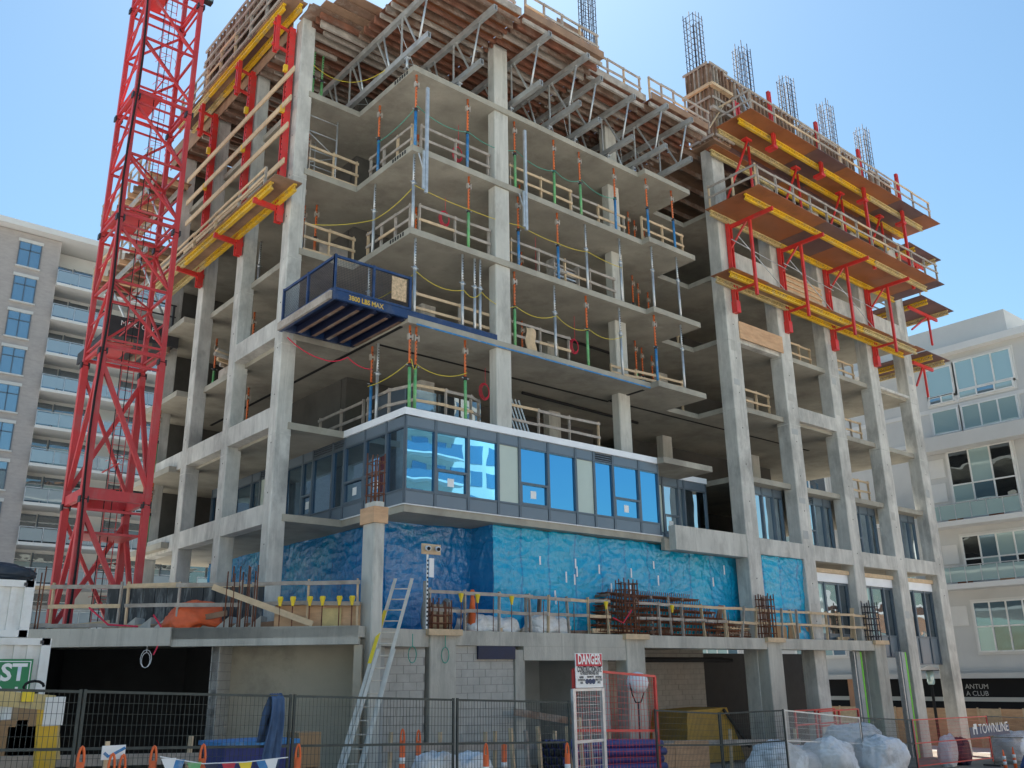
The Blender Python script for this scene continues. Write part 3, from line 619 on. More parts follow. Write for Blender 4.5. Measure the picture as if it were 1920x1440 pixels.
# middle (B) and lower (C) platforms hang on long red soldiers
PB = platform('climbing_platform', 'wide orange plywood platform on yellow beams, middle of the right-hand stack', 14.3, 29.2, (-.62, -2.35), 18.12, -3.05, -.5, ('formply', 'formply', 'formply_dark', 'formply'))
PC = platform('climbing_platform', 'narrow lowest platform on yellow beams in front of the right-hand columns', 14.3, 29.3, (-.62, -1.3), 15.12, -1.5, -.5, ('formply', 'ply_old'))
for i, x in enumerate(sx):
    br = thing('climbing_bracket', (x, RY-.15, 14.2), 'red steel climbing bracket, %s from the left, carrying the middle platform' % ORD[i], 'bracket', 'red climbing brackets on the right-hand frame')
    soldier(br, x, RY-.12, 14.35, 18.05, .24)
    bar('cantilever_arm', 'red_paint', br, (x, RY-.1, 17.86), (x, -2.75, 17.86), .1, .16)
    bar('diagonal_brace', 'red_paint', br, (x, RY-.15, 16.9), (x, -1.45, 17.8), .07, .07)
    bar('hanger', 'red_paint', br, (x, -1.62, 17.82), (x, -1.62, 14.45), .1, .12)
    bar('lower_arm', 'red_paint', br, (x, RY-.1, 14.94), (x, -1.6, 14.94), .08, .1)
    box('anchor_shoe', 'red_paint', br, x-.13, x+.13, RY-.25, RY-.004, 14.0, 14.5)
    if i < 3:
        tube('tie_rod', 'galv', br, (x, -1.0, 17.3), (x+3.2, -1.0, 15.6), .022, 6); tube('tie_rod', 'galv', br, (x-.5, -1.0, 17.0), (x+3.4, -1.0, 16.75), .018, 6)
# upper platform A with tilting props
PA = platform('climbing_platform', 'highest orange plywood platform below the column forms on the right', 14.9, 30.6, (-.98, -2.02), 22.05, -2.75, -.46, ('formply', 'formply', 'formply_dark'))
PA2 = platform('climbing_platform', 'inner platform strip tucked under the highest right-hand platform', 14.7, 29.5, (-.62,), 21.15, -.95, -.46, ('formply', 'formply_dark'))
for i, x in enumerate(sx):
    x += .3
    br = thing('platform_prop', (x, -.7, 18.4), 'pair of red adjustable struts, %s from the left, under the highest right-hand platform' % ORD[i], 'strut', 'red struts under the highest platform')
    tube('vertical_strut', 'red_paint', br, (x+.35, -1.5, 18.3), (x+.35, -1.5, 21.55), .06, 8); tube('threaded_end', 'steel_dark', br, (x+.35, -1.5, 21.55), (x+.35, -1.5, 21.9), .035, 8)
    tube('raking_strut', 'red_paint', br, (x-.3, -.65, 19.2), (x+.3, -1.5, 21.8), .055, 8); box('head_bracket', 'red_paint', br, x+.1, x+.5, -1.62, -1.35, 21.82, 21.91)
    gp = thing('soldier_post', (x+1.2, -2.2, 21.4), 'tall red perforated post standing up from the highest platform edge, %s from the left' % ORD[i], 'post', 'red posts on the highest platform')
    g = G(); g.box(x+1.12, x+1.17, -2.3, -2.16, 21.5, 24.3); g.box(x+1.23, x+1.28, -2.3, -2.16, 21.5, 24.3); g.box(x+1.12, x+1.28, -2.18, -2.16, 21.5, 24.3); g.build('post_body', 'red_paint', gp)
    box('post_foot', 'red_paint', gp, x+.98, x+1.3, -2.34, -1.9, 21.42, 21.55)
    if i > 1: box('post_lower', 'red_paint', gp, x+1.14, x+1.26, -2.28, -2.16, 17.9, 21.4)
rail(line((14.4, -2.95, 18.28), (29.2, -2.95, 18.28), 12), 'grey guard rail along the outer edge of the middle right-hand platform', th=.05, h=.95)
rail([(14.35, -.6, 18.28), (14.35, -1.8, 18.28), (14.35, -2.9, 18.28)], 'grey guard rail across the left end of the middle right-hand platform', th=.05)
rail(line((15.0, -2.6, 22.21), (30.4, -2.6, 22.21), 9), 'grey guard rail along the outer edge of the highest right-hand platform', th=.05)
rail([(15.0, -.9, 22.21), (15.0, -1.8, 22.21), (15.0, -2.6, 22.21)], 'slanting timber rail across the left end of the highest right-hand platform', th=.05)
# far end platforms that wrap round the right corner
for z, y0, y1, x1, lb in ((21.4, -1.0, 2.2, 34.0, 'dark platform with yellow beams jutting past the far right corner, upper of three'), (18.3, -1.2, 1.6, 34.0, 'small dark cantilever platform at the far right corner, middle of three'), (15.3, -1.0, 2.2, 33.0, 'yellow-edged cantilever platform at the far right corner, lowest of three')):
    t = thing('corner_platform', (30.6, y0, z), lb, 'platform', 'platforms at the far right corner')
    box('deck_panel', 'formply_dark', t, 30.5, x1, y0-.3, y1+.3, z+.135, z+.17)
    for x in (31.2, x1-.5): ybeam(t, (x, y0-.2, z), (x, y1+.2, z), 'yellow_worn' if x > 32 else 'yellow_paint')
    bar('cantilever_arm', 'red_paint', t, (30.5, y0+.5, z-.24), (x1-.4, y0+.5, z-.24), .1, .16); bar('diagonal_brace', 'red_paint', t, (30.52, y0+.5, z-1.5), (x1-1.5, y0+.5, z-.3), .08); bar('hanger', 'red_paint', t, (x1-1.4, y0+.5, z-.3), (x1-1.4, y0+.5, z-1.9), .09)
    if z < 20 and z > 17:
        rail([(31.0, y0, z+.17), (31.0, y1, z+.17), (x1-.2, y1, z+.17)], 'timber guard rail on the small dark platform at the far right corner', th=.05)
# ------------------------------------------------------------------ wall and column forms on the top right
def studform(par, p, q, z0, z1, gap=.3, mt='wood_brown', faced='ply_old', out=(0, -1, 0)):
    p, q, out = V(p), V(q), V(out); d = (q-p).normalized(); L = (q-p).length
    bar('form_face', faced, par, p+V((0, 0, (z0+z1)/2)), q+V((0, 0, (z0+z1)/2)), .03, z1-z0)
    s = .04
    while s < L:
        m2 = R.choice([mt, 'wood_grey', mt]); a = p+d*s+out*.075
        bar('stud', m2, par, a+V((0, 0, z0)), a+V((0, 0, z1)), .1, .045, up=d); s += gap*(.9+.2*R.random())
    for z in (z0+.08, z0+(z1-z0)*.52, z1-.06): bar('waler', 'wood_grey', par, p+out*.15+V((0, 0, z)), q+out*.15+V((0, 0, z)), .05, .11, ends=(.08, .08))
wf = thing('wall_form', (15, -.5, 22.2), 'long timber-studded wall form running right along the roof edge above the platforms', 'wall form')
studform(wf, (15.9, -.62, 0), (21.6, -.62, 0), 22.3, 25.62); studform(wf, (22.0, -.62, 0), (26.9, -.62, 0), 22.3, 25.5); studform(wf, (28.4, -.62, 0), (30.6, -.62, 0), 22.3, 25.4)
box('closing_panel', 'formply_dark', wf, 15.85, 30.5, -.44, .3, 21.55, 22.2)
box('plywood_sheet', 'ply_new', wf, 21.0, 23.3, -.75, -.7, 22.3, 24.0)
kf = thing('column_form', (15.3, -.4, 21.5), 'tall braced timber column form at the left end of the wall forms on the roof', 'column form')
studform(kf, (14.75, -.85, 0), (15.85, -.85, 0), 21.75, 25.5, .22); studform(kf, (14.75, .35, 0), (14.75, -.85, 0), 21.75, 25.5, .22, out=(-1, 0, 0))
box('form_sole', 'ply_old', kf, 14.7, 15.9, -.84, .35, 21.66, 21.74); box('yoke', 'wood_new', kf, 14.55, 16.0, -1.15, -.93, 24.2, 24.35); box('yoke', 'wood_new', kf, 14.5, 14.62, -1.0, .5, 24.2, 24.35); box('yoke', 'wood_grey', kf, 14.5, 16.0, -1.12, -.93, 23.0, 23.15)
bar('raker', 'wood_new', kf, (14.2, -1.0, 21.9), (15.4, -1.05, 23.6), .09, .045)
# ladder leaning on the wall form
def ladder(label, p, q, w, wd, mt='galv', rung=.3, group=None):
    p, q, wd = V(p), V(q), V(wd).normalized(); t = thing('ladder', p, label, 'ladder', group); n = int((q-p).length/rung)
    for s in (-1, 1): bar('stile', mt, t, p+wd*(s*w/2), q+wd*(s*w/2), .03, .08, up=wd)
    for i in range(1, n):
        c = p.lerp(q, i/n); tube('rung', mt, t, c-wd*(w/2), c+wd*(w/2), .016, 6)
    return t
ladder('aluminium ladder leaning on the timber wall form at the top right', (17.8, -1.3, 22.2), (17.0, -.85, 25.1), .42, (1, 0, 0))
rp = thing('soldier_post', (16.4, -.9, 22.2), 'pair of red steel posts leaning against the wall form beside the aluminium ladder', 'post')
for dx in (0, .22): box('post_body', 'red_paint', rp, 16.3+dx, 16.42+dx, -1.0, -.85, 22.2, 24.2)
# ------------------------------------------------------------------ rebar column cages
def cage(x0, x1, y0, y1, z0, z1, label, mt='rebar_dark', nx=3, ny=3, pitch=.33, r=.02, tw=.35, group='rebar column cages'):
    t = thing('rebar_cage', ((x0+x1)/2, (y0+y1)/2, z0), label, 'rebar cage', group)
    pos = [(x0+(x1-x0)*i/nx, y) for i in range(nx+1) for y in (y0, y1)]+[(x, y0+(y1-y0)*j/ny) for j in range(1, ny) for x in (x0, x1)]
    for (x, y) in pos: tube('vertical_bar', mt, t, (x, y, z0), (x+(R.random()-.5)*.03, y+(R.random()-.5)*.03, z1+R.random()*tw), r, 5)
    z = z0+.2
    while z < z1:
        g = G(); o = .02
        for a, b in (((x0-o, y0-o), (x1+o, y0-o)), ((x1+o, y0-o), (x1+o, y1+o)), ((x1+o, y1+o), (x0-o, y1+o)), ((x0-o, y1+o), (x0-o, y0-o))): g.tube((*a, z), (*b, z+.01), r*.7, 4)
        g.build('tie', mt, t); z += pitch
    return t
for i, x in enumerate(RX):
    cage(x+.06, x+RW-.06, -.05, .5, 22.0, 28.8+.1*(i % 2), 'tall dark rebar cage above the roof forms, %s from the left of five' % ORD[i], group='rebar cages above the roof')
cage(9.35, 9.95, 1.2, 1.6, 21.7, 28.6, 'tall dark rebar cage rising alone behind the top deck rail', group='rebar cages above the roof')
cff = thing('column_form', (9.7, 1.3, 21.7), 'low timber column form at the foot of the rebar cage behind the top deck', 'column form'); studform(cff, (8.9, .9, 0), (10.4, .9, 0), 21.7, 23.0, .25)
# ------------------------------------------------------------------ left frame: soldiers, planks, platforms
lsy = [at(u, v, X=-2.55).y for u, v in ((535, 200), (462, 260), (392, 320))]
for i, y in enumerate(lsy):
    t = thing('climbing_bracket', (-2.55, y, 13.8), 'red perforated soldier post with hooks on the left frame, %s from the corner' % ORD[i], 'bracket', 'red soldier posts on the left frame')
    g = G()
    for s in (-1, 1): g.box(-2.62, -2.40, y+s*.075-.03, y+s*.075+.03, 14.0, 21.45)
    g.box(-2.44, -2.42, y-.1, y+.1, 14.0, 21.45); g.build('post_body', 'red_paint', t)
    h = G()
    for z in range(36): h.box(-2.63, -2.615, y-.085, y-.06, 14.2+z*.2, 14.25+z*.2)
    h.build('perforation', 'black', t)
    g = G(); 
    for s in (-1, 1): g.box(-3.12, -2.98, y+s*.075-.03, y+s*.075+.03, 20.3, 21.7)
    g.build('outer_post', 'red_paint', t)
    for z in (20.45, 21.3): bar('cross_arm', 'red_paint', t, (-3.2, y, z+.1), (-2.5, y, z), .07, .09)
    bar('platform_arm', 'red_paint', t, (-2.35, y, 14.45), (-3.4, y, 14.52), .1, .17)
    for z in (19.6, 18.0): box('swivel_clamp', 'yellow_paint', t, -2.75, -2.62, y-.14, y-.02, z, z+.25)
dz = [(547, 130), (547, 182), (540, 230), (537, 295)]
for i, (u, v) in enumerate(dz):
    z = zat(u, v, -2.72, 3.1)
    tag(bar('plank', 'wood_new', None, (-2.72, 3.0+.1*i, z), (-2.72, 12.2-.15*i, z-.05), .045, .2), 'new timber plank guard across the red posts on the left frame, %s from the top' % ORD[i], 'plank', 'plank guards on the left frame')
LP = [('climbing_platform', 'lower platform with yellow beams on the left frame, below the planks', 14.68, 2.6, 13.2, 'ply_old'), ('climbing_platform', 'upper platform with yellow beams along the left roof edge', 21.82, 3.05, 12.6, 'formply_dark')]
for nm, lb, z, y0, y1, dm in LP:
    t = thing(nm, (-2.6, y0, z), lb, 'platform', 'working platforms on the left frame')
    xo = -3.22 if z < 18 else -3.05
    for x in (xo, -2.6):
        for q in range(3): ybeam(t, (x, y0+(y1-y0)*q/3+(.35 if x == xo else 0), z), (x, y0+(y1-y0)*(q+1)/3-.03+(.35 if x == xo else 0), z), ['yellow_paint', 'yellow_paint', 'yellow_worn'][q])
    for q in range(4): box('deck_panel', dm if q % 2 else 'ply_old', t, xo-.12, -2.42, y0-.1+(y1-y0+.3)*q/4, y0-.11+(y1-y0+.3)*(q+1)/4, z+.135, z+.165)
rail(line((-3.26, 3.4, 14.85), (-3.26, 13.0, 14.85), 5), 'new timber posts and low rail along the outer edge of the lower left platform', mt='wood_new', h=.62, th=.05)
lw = thing('wall_form', (-2.9, 4, 22), 'timber-studded edge form standing on the roof at the upper left', 'wall form')
studform(lw, (-2.3, 12.4, 0), (-2.3, 3.6, 0), 22.1, 25.0, .32, out=(-1, 0, 0)); studform(lw, (-2.62, 11.4, 0), (-2.62, 5.0, 0), 23.75, 25.0, .32, out=(-1, 0, 0))
rail(line((-3.15, 3.3, 21.99), (-3.15, 12.5, 21.99), 7), 'grey guard rail along the outer edge of the upper left platform', th=.05, toe=True)
tag(G().bar((-2.3, 3.2, 22.0), (-1.5, 3.0, 22.0), .5, .05).build('plywood_sheet', 'ply_old'), 'loose grey plywood sheet on top of the left corner column', 'plywood')
tag(G().box(-1.1, -.98, 3.3, 3.42, 22.0, 24.2).build('timber_post', 'wood_new'), 'upright new timber post on the deck edge above the left corner', 'post')
# formwork still under the far left balconies (seen through the crane)
for j in range(2):
    t = thing('balcony_form', (-3, 13, 16.2+j*3), 'orange plywood balcony form with timber joists behind the crane mast, %s' % ('lower' if j == 0 else 'upper'), 'slab form', 'balcony forms behind the crane')
    z = 16.6+j*3.1
    box('plywood_sheet', 'ply_old', t, -3.9, -2.2, 13.2, 19.5, z, z+.03)
    for q in range(9): box('joist', R.choice(['wood_red', 'ply_new', 'wood_brown']), t, -4.05, -2.3, 13.3+q*.7, 13.4+q*.7, z-.2, z-.003)
    bar('stringer', 'aluminium', t, (-3.7, 13.1, z-.3), (-3.7, 19.6, z-.3), .1, .18); bar('stringer', 'aluminium', t, (-2.6, 13.1, z-.3), (-2.6, 19.6, z-.3), .1, .18)
    for y in (14.0, 17.5): tube('raking_prop', 'galv', t, (-3.7, y, z-.4), (-2.5, y, z-2.6), .05)
    rail(line((-3.95, 13.3, z+.03), (-3.95, 19.4, z+.03), 5), 'weathered guard rail on the %s balcony form behind the crane mast' % ('lower' if j == 0 else 'upper'))
# ------------------------------------------------------------------ shoring posts
def shore(x, y, z0, z1, kind, label):
    t = thing('shoring_post', (x, y, z0), label, 'shoring post', 'adjustable steel shoring posts'); h = z1-z0
    z0 += .0; lean = V(((R.random()-.5)*.05, (R.random()-.5)*.05, 0)); b = V((x, y, z0)); T = V((x, y, z1-.005))+lean
    m = b.lerp(T, .52 if kind != 's' else .62)
    cols = {'ob': ('prop_blue', 'prop_orange'), 'og': ('prop_green', 'prop_orange'), 's': ('galv', 'galv'), 'oo': ('prop_orange', 'prop_orange'), 'gg': ('prop_green', 'prop_green')}[kind]
    tube('outer_tube', cols[0], t, b+V((0, 0, .01)), m, .05, 8); tube('inner_tube', cols[1], t, m, T, .038, 8)
    tube('collar', 'steel_dark' if kind != 's' else 'galv', t, m-V((0, 0, .05)), m+V((0, 0, .06)), .064, 8)
    bar('handle', 'galv', t, m+V((-.13, 0, .02)), m+V((.13, 0, .02)), .02)
    box('base_plate', 'galv', t, x-.07, x+.07, y-.07, y+.07, z0, z0+.01)
    g = G(); p = b.lerp(T, .52)
    for i in range(9): c = m.lerp(T, .12+.09*i); g.box(c.x-.012, c.x+.012, c.y-.043, c.y-.03, c.z-.018, c.z+.018)
    g.build('pin_hole', 'black', t)
    if kind[0] == 'o':
        c = b.lerp(T, .86); g = G()
        for s in (-1, 1): g.box(c.x+s*.06-.022, c.x+s*.06+.022, c.y-.06, c.y+.03, c.z-.1, c.z+.1)
        g.box(c.x-.05, c.x+.05, c.y-.055, c.y-.03, c.z-.04, c.z+.04); g.build('head_clamp', 'wood_grey', t)
    return t
KN = {'ob': 'orange-blue', 'og': 'orange-green', 's': 'galvanised', 'oo': 'orange', 'gg': 'green'}
PR = {6: [(777, 'ob'), (876, 'ob'), (967, 'og'), (1041, 'og'), (1091, 'og'), (1156, 'ob'), (1218, 'ob'), (1267, 'ob')],
      5: [(773, 's'), (878, 'og'), (973, 'ob'), (1048, 'ob'), (1103, 's'), (1167, 's'), (1228, 's'), (1277, 's')],
      4: [(776, 's'), (867, 's'), (890, 's'), (900, 's'), (966, 'og'), (1043, 's'), (1104, 'og'), (1169, 's'), (1235, 'ob'), (1286, 's')],
      3: [(768, 'og'), (778, 'og'), (873, 'og')]}
VM = {6: 330, 5: 450, 4: 600, 3: 720}
for k, L in PR.items():
    for i, (u, kd) in enumerate(L):
        vm = VM[k]+(u-776)*.3; yy = (.18 if u < 1200 else -.1)
        p = at(u, vm, Y=yy); shore(p.x, yy, ZS[k], ZS[k+1]-TH, kd, '%s shoring post, %s from the slab corner along the right face, %s' % (KN[kd], ORD[i], st[k]))
for k, L in {6: [(.2, 2.35, 'ob')], 5: [(.2, 2.5, 's'), (-1.7, 3.9, 'og'), (-.6, 5.0, 'oo')], 4: [(.2, 2.6, 's')], 3: [(.3, 2.45, 'ob'), (.3, 2.1, 's')]}.items():
    for i, (x, y, kd) in enumerate(L): shore(x, y, ZS[k], ZS[k+1]-TH, kd, '%s shoring post, %s back from the corner on the left face, %s' % (KN[kd], ORD[i], st[k]))
for k in (6, 5, 4):
    for i, (x, y, kd) in enumerate([(2.2, 3.0, 'oo'), (5.6, 2.8, 's'), (7.4, 3.4, 'oo'), (12.4, 2.2, 'og'), (13.2, 2.6, 'ob'), (14.3, 3.0, 'oo')]):
        shore(x, y, ZS[k], ZS[k+1]-TH, kd, '%s shoring post, %s from the left in the shade set well back, %s' % (KN[kd], ORD[i], st[k]))
for i, k, dx, kd in ((0, 3, .9, 's'), (0, 4, .9, 'ob'), (0, 4, 1.8, 'oo'), (1, 4, 1.0, 'ob'), (1, 5, 1.0, 'oo'), (1, 5, 2.0, 'ob'), (2, 5, 1.1, 'oo'), (2, 5, 2.0, 'gg'), (2, 4, 1.6, 'oo'), (0, 5, 1.4, 'ob'), (3, 4, 1.2, 'oo')):
    shore(RX[i]+RW+dx, .9 if dx != 1.8 else 1.6, ZS[k], ZS[k+1]-TH, kd, '%s shoring post at the %s side of the %s right-hand bay, %s' % (KN[kd], 'left' if dx < 1.15 else 'right', ORD[i], st[k]))
for i, k, kd in ((0, 5, 'ob'), (1, 5, 's'), (1, 6, 'ob'), (0, 6, 'ob'), (2, 4, 'og'), (1, 3, 'oo'), (1, 4, 'oo')):
    shore(-.9, LY[i]+1.9, ZS[k], ZS[k+1]-TH, kd, '%s shoring post behind the %s left frame bay, %s' % (KN[kd], ORD[i], st[k]))
for i, (u, kd) in enumerate(((341, 's'), (352, 'og'))): shore(-2.35, 14.2-.6*i, ZS[3], ZS[4]-TH, kd, '%s shoring post on the far left balcony beside the crane, upper pair' % KN[kd]); shore(-2.35, 14.2-.6*i, ZS[2], ZS[3]-TH, 'og' if i else 'oo', '%s shoring post on the far left balcony beside the crane, lower pair' % KN['og' if i else 'oo'])
for i, x in enumerate((-1.45, -1.1)): shore(x, 4.2, ZS[7], 21.3, 'gg', 'green shoring post under the top deck beside the left corner column, %s of two' % ('left' if i == 0 else 'right'))
# scaffold frame by the left corner column
sf = thing('scaffold_frame', (-1.2, 5.0, ZS[6]), 'grey welded scaffold frame standing behind the left corner column near the roof', 'scaffold')
for y in (4.0, 5.6):
    for x in (-1.7, -.5): tube('standard', 'galv', sf, (x, y, ZS[6]), (x, y, ZS[7]-.3), .03)
    for z in (.6, 1.2, 1.9, 2.5): tube('ledger', 'galv', sf, (-1.7, y, ZS[6]+z), (-.5, y, ZS[6]+z), .022, 6)
    tube('brace', 'galv', sf, (-1.7, y, ZS[6]+1.9), (-.5, y, ZS[6]+1.2), .02, 6); tube('brace', 'galv', sf, (-1.7, y, ZS[6]+.6), (-.5, y, ZS[6]+1.2), .02, 6)
# ropes between posts
def rope(pts, sag, mt, label, r=.011):
    g = G(); P = []
    for a, b in zip(pts, pts[1:]):
        a, b = V(a), V(b)
        for i in range(8): t = i/8; P.append(a.lerp(b, t)-V((0, 0, sag*4*t*(1-t))))
    P.append(V(pts[-1])); g.path(P, r); o = g.build('rope', mt, None, True); return tag(o, label, 'rope', 'safety ropes')
def rz(k): return ZS[k]+1.42
def px_(u, v, y): return at(u, v, Y=y).x
for k, mt in ((6, 'rope_green'), (5, 'rope_yellow'), (4, 'rope_yellow'), (3, 'rope_yellow')):
    xs_ = [at(u, VM[k]+(u-776)*.3, Y=.18).x for u, _ in PR[k] if u < 1200]
    if k == 4: xs_ = xs_[:2]+xs_[3:]
    rope([(x, .10, rz(k)+(.12 if i % 2 == 0 else 0)) for i, x in enumerate(xs_)], .22 if k != 5 else .05, mt, '%s safety rope strung between shoring posts on the right face, %s' % ('green' if k == 6 else 'yellow', st[k]))
    rope([(xs_[0], .1, rz(k)+.12), (.15, 2.4, rz(k)-.15)]+([(-1.7, 3.8, rz(k)-.3)] if k == 5 else []), .12, mt, '%s safety rope from the slab corner along the left face, %s' % ('green' if k == 6 else 'yellow', st[k]))
rope([(-1.5, 4.1, 20.6), (-.6, 3.2, 19.8), (-.1, 1.6, 19.6)], .15, 'rope_yellow', 'yellow rope tied to the first form table chord at the upper left')
# galvanised pipes hung outside the slab edge
for i, (u, k, v0, v1) in enumerate(((800, 6, 165, 362), (985, 5, 245, 432))):
    x = at(u, (v0+v1)/2, Y=-.12).x; a, b = zat(u, v1, x, -.12), zat(u, v0, x, -.12)
    t = thing('stud_bundle', (x, -.12, a), 'bundle of galvanised steel studs tied upright outside the slab edge, %s' % ('at the slab corner' if i == 0 else 'beside the front column'), 'steel studs')
    box('stud', 'galv', t, x-.05, x+.05, -.17, -.09, a, b); box('stud', 'galv', t, x-.14, x-.06, -.16, -.1, a+.1, a+1.45); bar('stud', 'galv', t, (x-.3, -.13, a+1.3), (x-.1, -.13, a+.75), .03)
# hose coils, buckets and ducts left about on the floors
for i, (x, y, k, hgt) in enumerate(((3.0, 1.6, 6, 1.6), (2.6, 1.8, 5, 1.9), (5.2, 2.0, 4, 1.7), (4.4, 1.9, 3, 1.8), (8.6, 1.8, 4, 1.5), (7.0, 2.1, 5, .9))):
    g = G(); b = V((x, y, ZS[k]+hgt))
    for w in range(3): g.path([b+V(((.16+.03*w)*math.cos(t), .03*w, (.24+.03*w)*math.sin(t))) for t in [2*math.pi*j/12 for j in range(13)]], .016)
    g.path([b+V((0, 0, .25)), V((x, y, ZS[k+1]-TH))], .008); tag(g.build('hose_coil', 'ribbon_red', None, True), 'red hose coil hung from the soffit, %s' % (['top open floor left', 'second open floor left', 'blue platform floor', 'floor above the glazing', 'blue platform floor right', 'second open floor right'][i]), 'hose', 'red hose coils')
CLUT = [('bucket', 'landing_blue', 'blue'), ('bucket', 'white_plastic', 'white'), ('material_box', 'cardboard', 'brown cardboard'), ('material_box', 'wood_grey', 'grey timber')]
for i in range(16):
    k = (3, 4, 5, 6)[i//4]; nm, mt, cw = CLUT[i % 4]; x = 1.2+2.9*(i % 4)+1.5*R.random(); y = 1.3+R.random()*1.8
    if nm == 'bucket': o = G().lathe((x, y, ZS[k]), [(.13, 0), (.17, .36), (.175, .38)], 12).build(nm, mt, None, True); tag(o, '%s site bucket standing back from the edge, %s' % (cw, st[k]), 'bucket', 'buckets on the floors')
    else: o = G().box(x, x+.5+.4*R.random(), y, y+.4, ZS[k], ZS[k]+.3+.5*R.random()).build(nm, mt); tag(o, '%s box of materials set back from the edge, %s' % (cw, st[k]), 'box', 'material boxes on the floors')
for i, (y, k) in enumerate(((3.0, 3), (3.4, 4))):
    tag(tube('duct_pipe', 'black', None, (7.0, y, ZS[k+1]-TH-.12), (13.5, y+.3, ZS[k+1]-TH-.12), .06), 'black pipe run hung under the soffit, %s' % st[k], 'pipe', 'black pipe runs')
# clutter on the slabs
t = thing('stacked_ladders', (5.9, .8, ZS[5]), 'stack of grey step forms leaning behind the guard rail on the second open storey', 'steps')
for q in range(7): bar('step_board', 'galv' if q % 2 else 'wood_grey', t, (6.6, .8, ZS[5]+.12+q*.14), (7.7, .75+.03*q, ZS[5]+.1+q*.15), .3, .06)
for x in (6.55, 7.75): box('side_board', 'wood_grey', t, x-.03, x+.03, .6, 1.0, ZS[5], ZS[5]+1.15)
t = thing('lumber_pile', (-.6, 7.8, ZS[4]), 'pile of long timber joists poking out of the second left bay', 'lumber')
for q in range(7): bar('joist', R.choice(['wood_new', 'wood_grey']), t, (-2.75+.1*q, 7.6+.16*q, ZS[4]+.35+.13*(q % 3)), (.8, 9.0+.1*q, ZS[4]+.45+.13*(q % 3)), .09, .12)
for x, y in ((-1.9, 8.2), (-.6, 8.6)): box('bearer', 'wood_grey', t, x-.06, x+.06, y-.5, y+.9, ZS[4], ZS[4]+.28)
t = tag(G().grid(lambda a, b: (4.95+.42*a+.03*math.sin(9*b), .38+.03*math.sin(8*a+3*b), ZS[4]+.95-.9*b), 10, 14).build('cloth', 'wood_new', None, True), 'pale cloth strap draped over the guard rail beside the front column', 'cloth')
sm = t.modifiers.new('thick', 'SOLIDIFY'); sm.thickness = .01
t = thing('plywood_stack', (-.9, 4.6, ZS[5]), 'grey plywood sheet leaning behind the pale rail by the left corner column', 'plywood'); box('sheet', 'wood_grey', t, -1.0, .05, 3.85, 3.89, ZS[5]+.05, ZS[5]+.72)
t = thing('glass_crate', (1.2, 2.4, ZS[3]), 'stacked window units standing on the floor above the glazed storey', 'windows')
for q in range(3): box('window_frame', 'mullion', t, 1.0+q*.1, 1.05+q*.1, 1.6, 3.2, ZS[3], ZS[3]+1.25)
for q in range(3): box('window_unit', 'glass_dark' if q else 'glass_far', t, 1.5+q*.9, 2.32+q*.9, 1.8, 1.86, ZS[3]+.05, ZS[3]+1.3)
t = thing('steel_bundle', (6.0, 2.2, ZS[3]), 'bundle of galvanised channels leaning against an inner column', 'steel channels')
for q in range(6): bar('channel', 'galv', t, (5.9+q*.16, 2.0, ZS[3]), (5.4+q*.16, 2.3, ZS[3]+1.9), .09, .05)
for i in range(9):
    x = 11.2+.45*i; h = .45+.4*R.random()
    tag(tube('standpipe', 'black', None, (x, 2.6+.5*R.random(), ZS[3]), (x, 2.7, ZS[3]+h), .05), 'black plumbing standpipe, %s from the left in the row right of the inner column' % ORD[i], 'pipe', 'black standpipes')
# joint strip on soffit
box('soffit_joint', 'black', BD, .3, 10.6, 2.1, 2.2, ZS[4]-TH-.02, ZS[4]-TH+.01); box('soffit_joint', 'black', BD, -.01, .09, .4, 14.5, ZS[4]-TH-.025, ZS[4]-TH+.005); box('soffit_joint', 'black', BD, 10.5, 10.62, .3, 2.05, ZS[4]-TH-.02, ZS[4]-TH+.012); box('soffit_joint', 'black', BD, 10.65, 24.0, 2.0, 2.09, ZS[4]-TH-.02, ZS[4]-TH+.011)
box('edge_trim', 'prop_blue', BD, .3, 10.6, -.02, -.002, ZS[4]-TH-.02, ZS[4]-TH+.03)
# ------------------------------------------------------------------ blue landing platform
z = 10.36
lp = thing('landing_platform', (-1.2, 1.6, z), 'blue steel landing platform with mesh sides and yellow stencilled load limit', 'landing platform')
for y in (.06, 3.16): bar('main_beam', 'landing_blue', lp, (-2.42, y, z-.13), (3.4, y, z-.13), .1, .27)
box('end_beam', 'landing_blue', lp, -2.52, -2.42, -.02, 3.24, z-.30, z+.02); box('bumper_plank', 'wood_grey', lp, -2.60, -2.525, .0, 3.2, z-.30, z-.06)
for i in range(5):
    x = -2.0+i*.48; g = G(); g.box(x-.01, x+.01, .12, 3.1, z-.3, z-.06); g.box(x-.06, x+.06, .12, 3.1, z-.31, z-.295); g.build('joist', 'landing_navy', lp)
    box('timber_packer', 'wood_brown', lp, x-.05, x+.05, .3, 2.9, z-.33, z-.312)
box('deck', 'landing_navy', lp, -2.41, .9, .12, 3.1, z-.055, z-.02)
hh = z+1.06
def mesh_panel(par, p, q, z0, z1, s=.05, r=.005):
    p, q = V(p), V(q); L = (q-p).length; d = (q-p).normalized(); g = G()
    n = int(L/s); m = int((z1-z0)/s)
    for i in range(n+1): a = p+d*(L*i/n); g.bar((a.x, a.y, z0), (a.x, a.y, z1), r)
    for j in range(m+1): zz = z0+(z1-z0)*j/m; g.bar((p.x, p.y, zz), (q.x, q.y, zz), r)
    return g.build('mesh_panel', 'landing_navy', par)
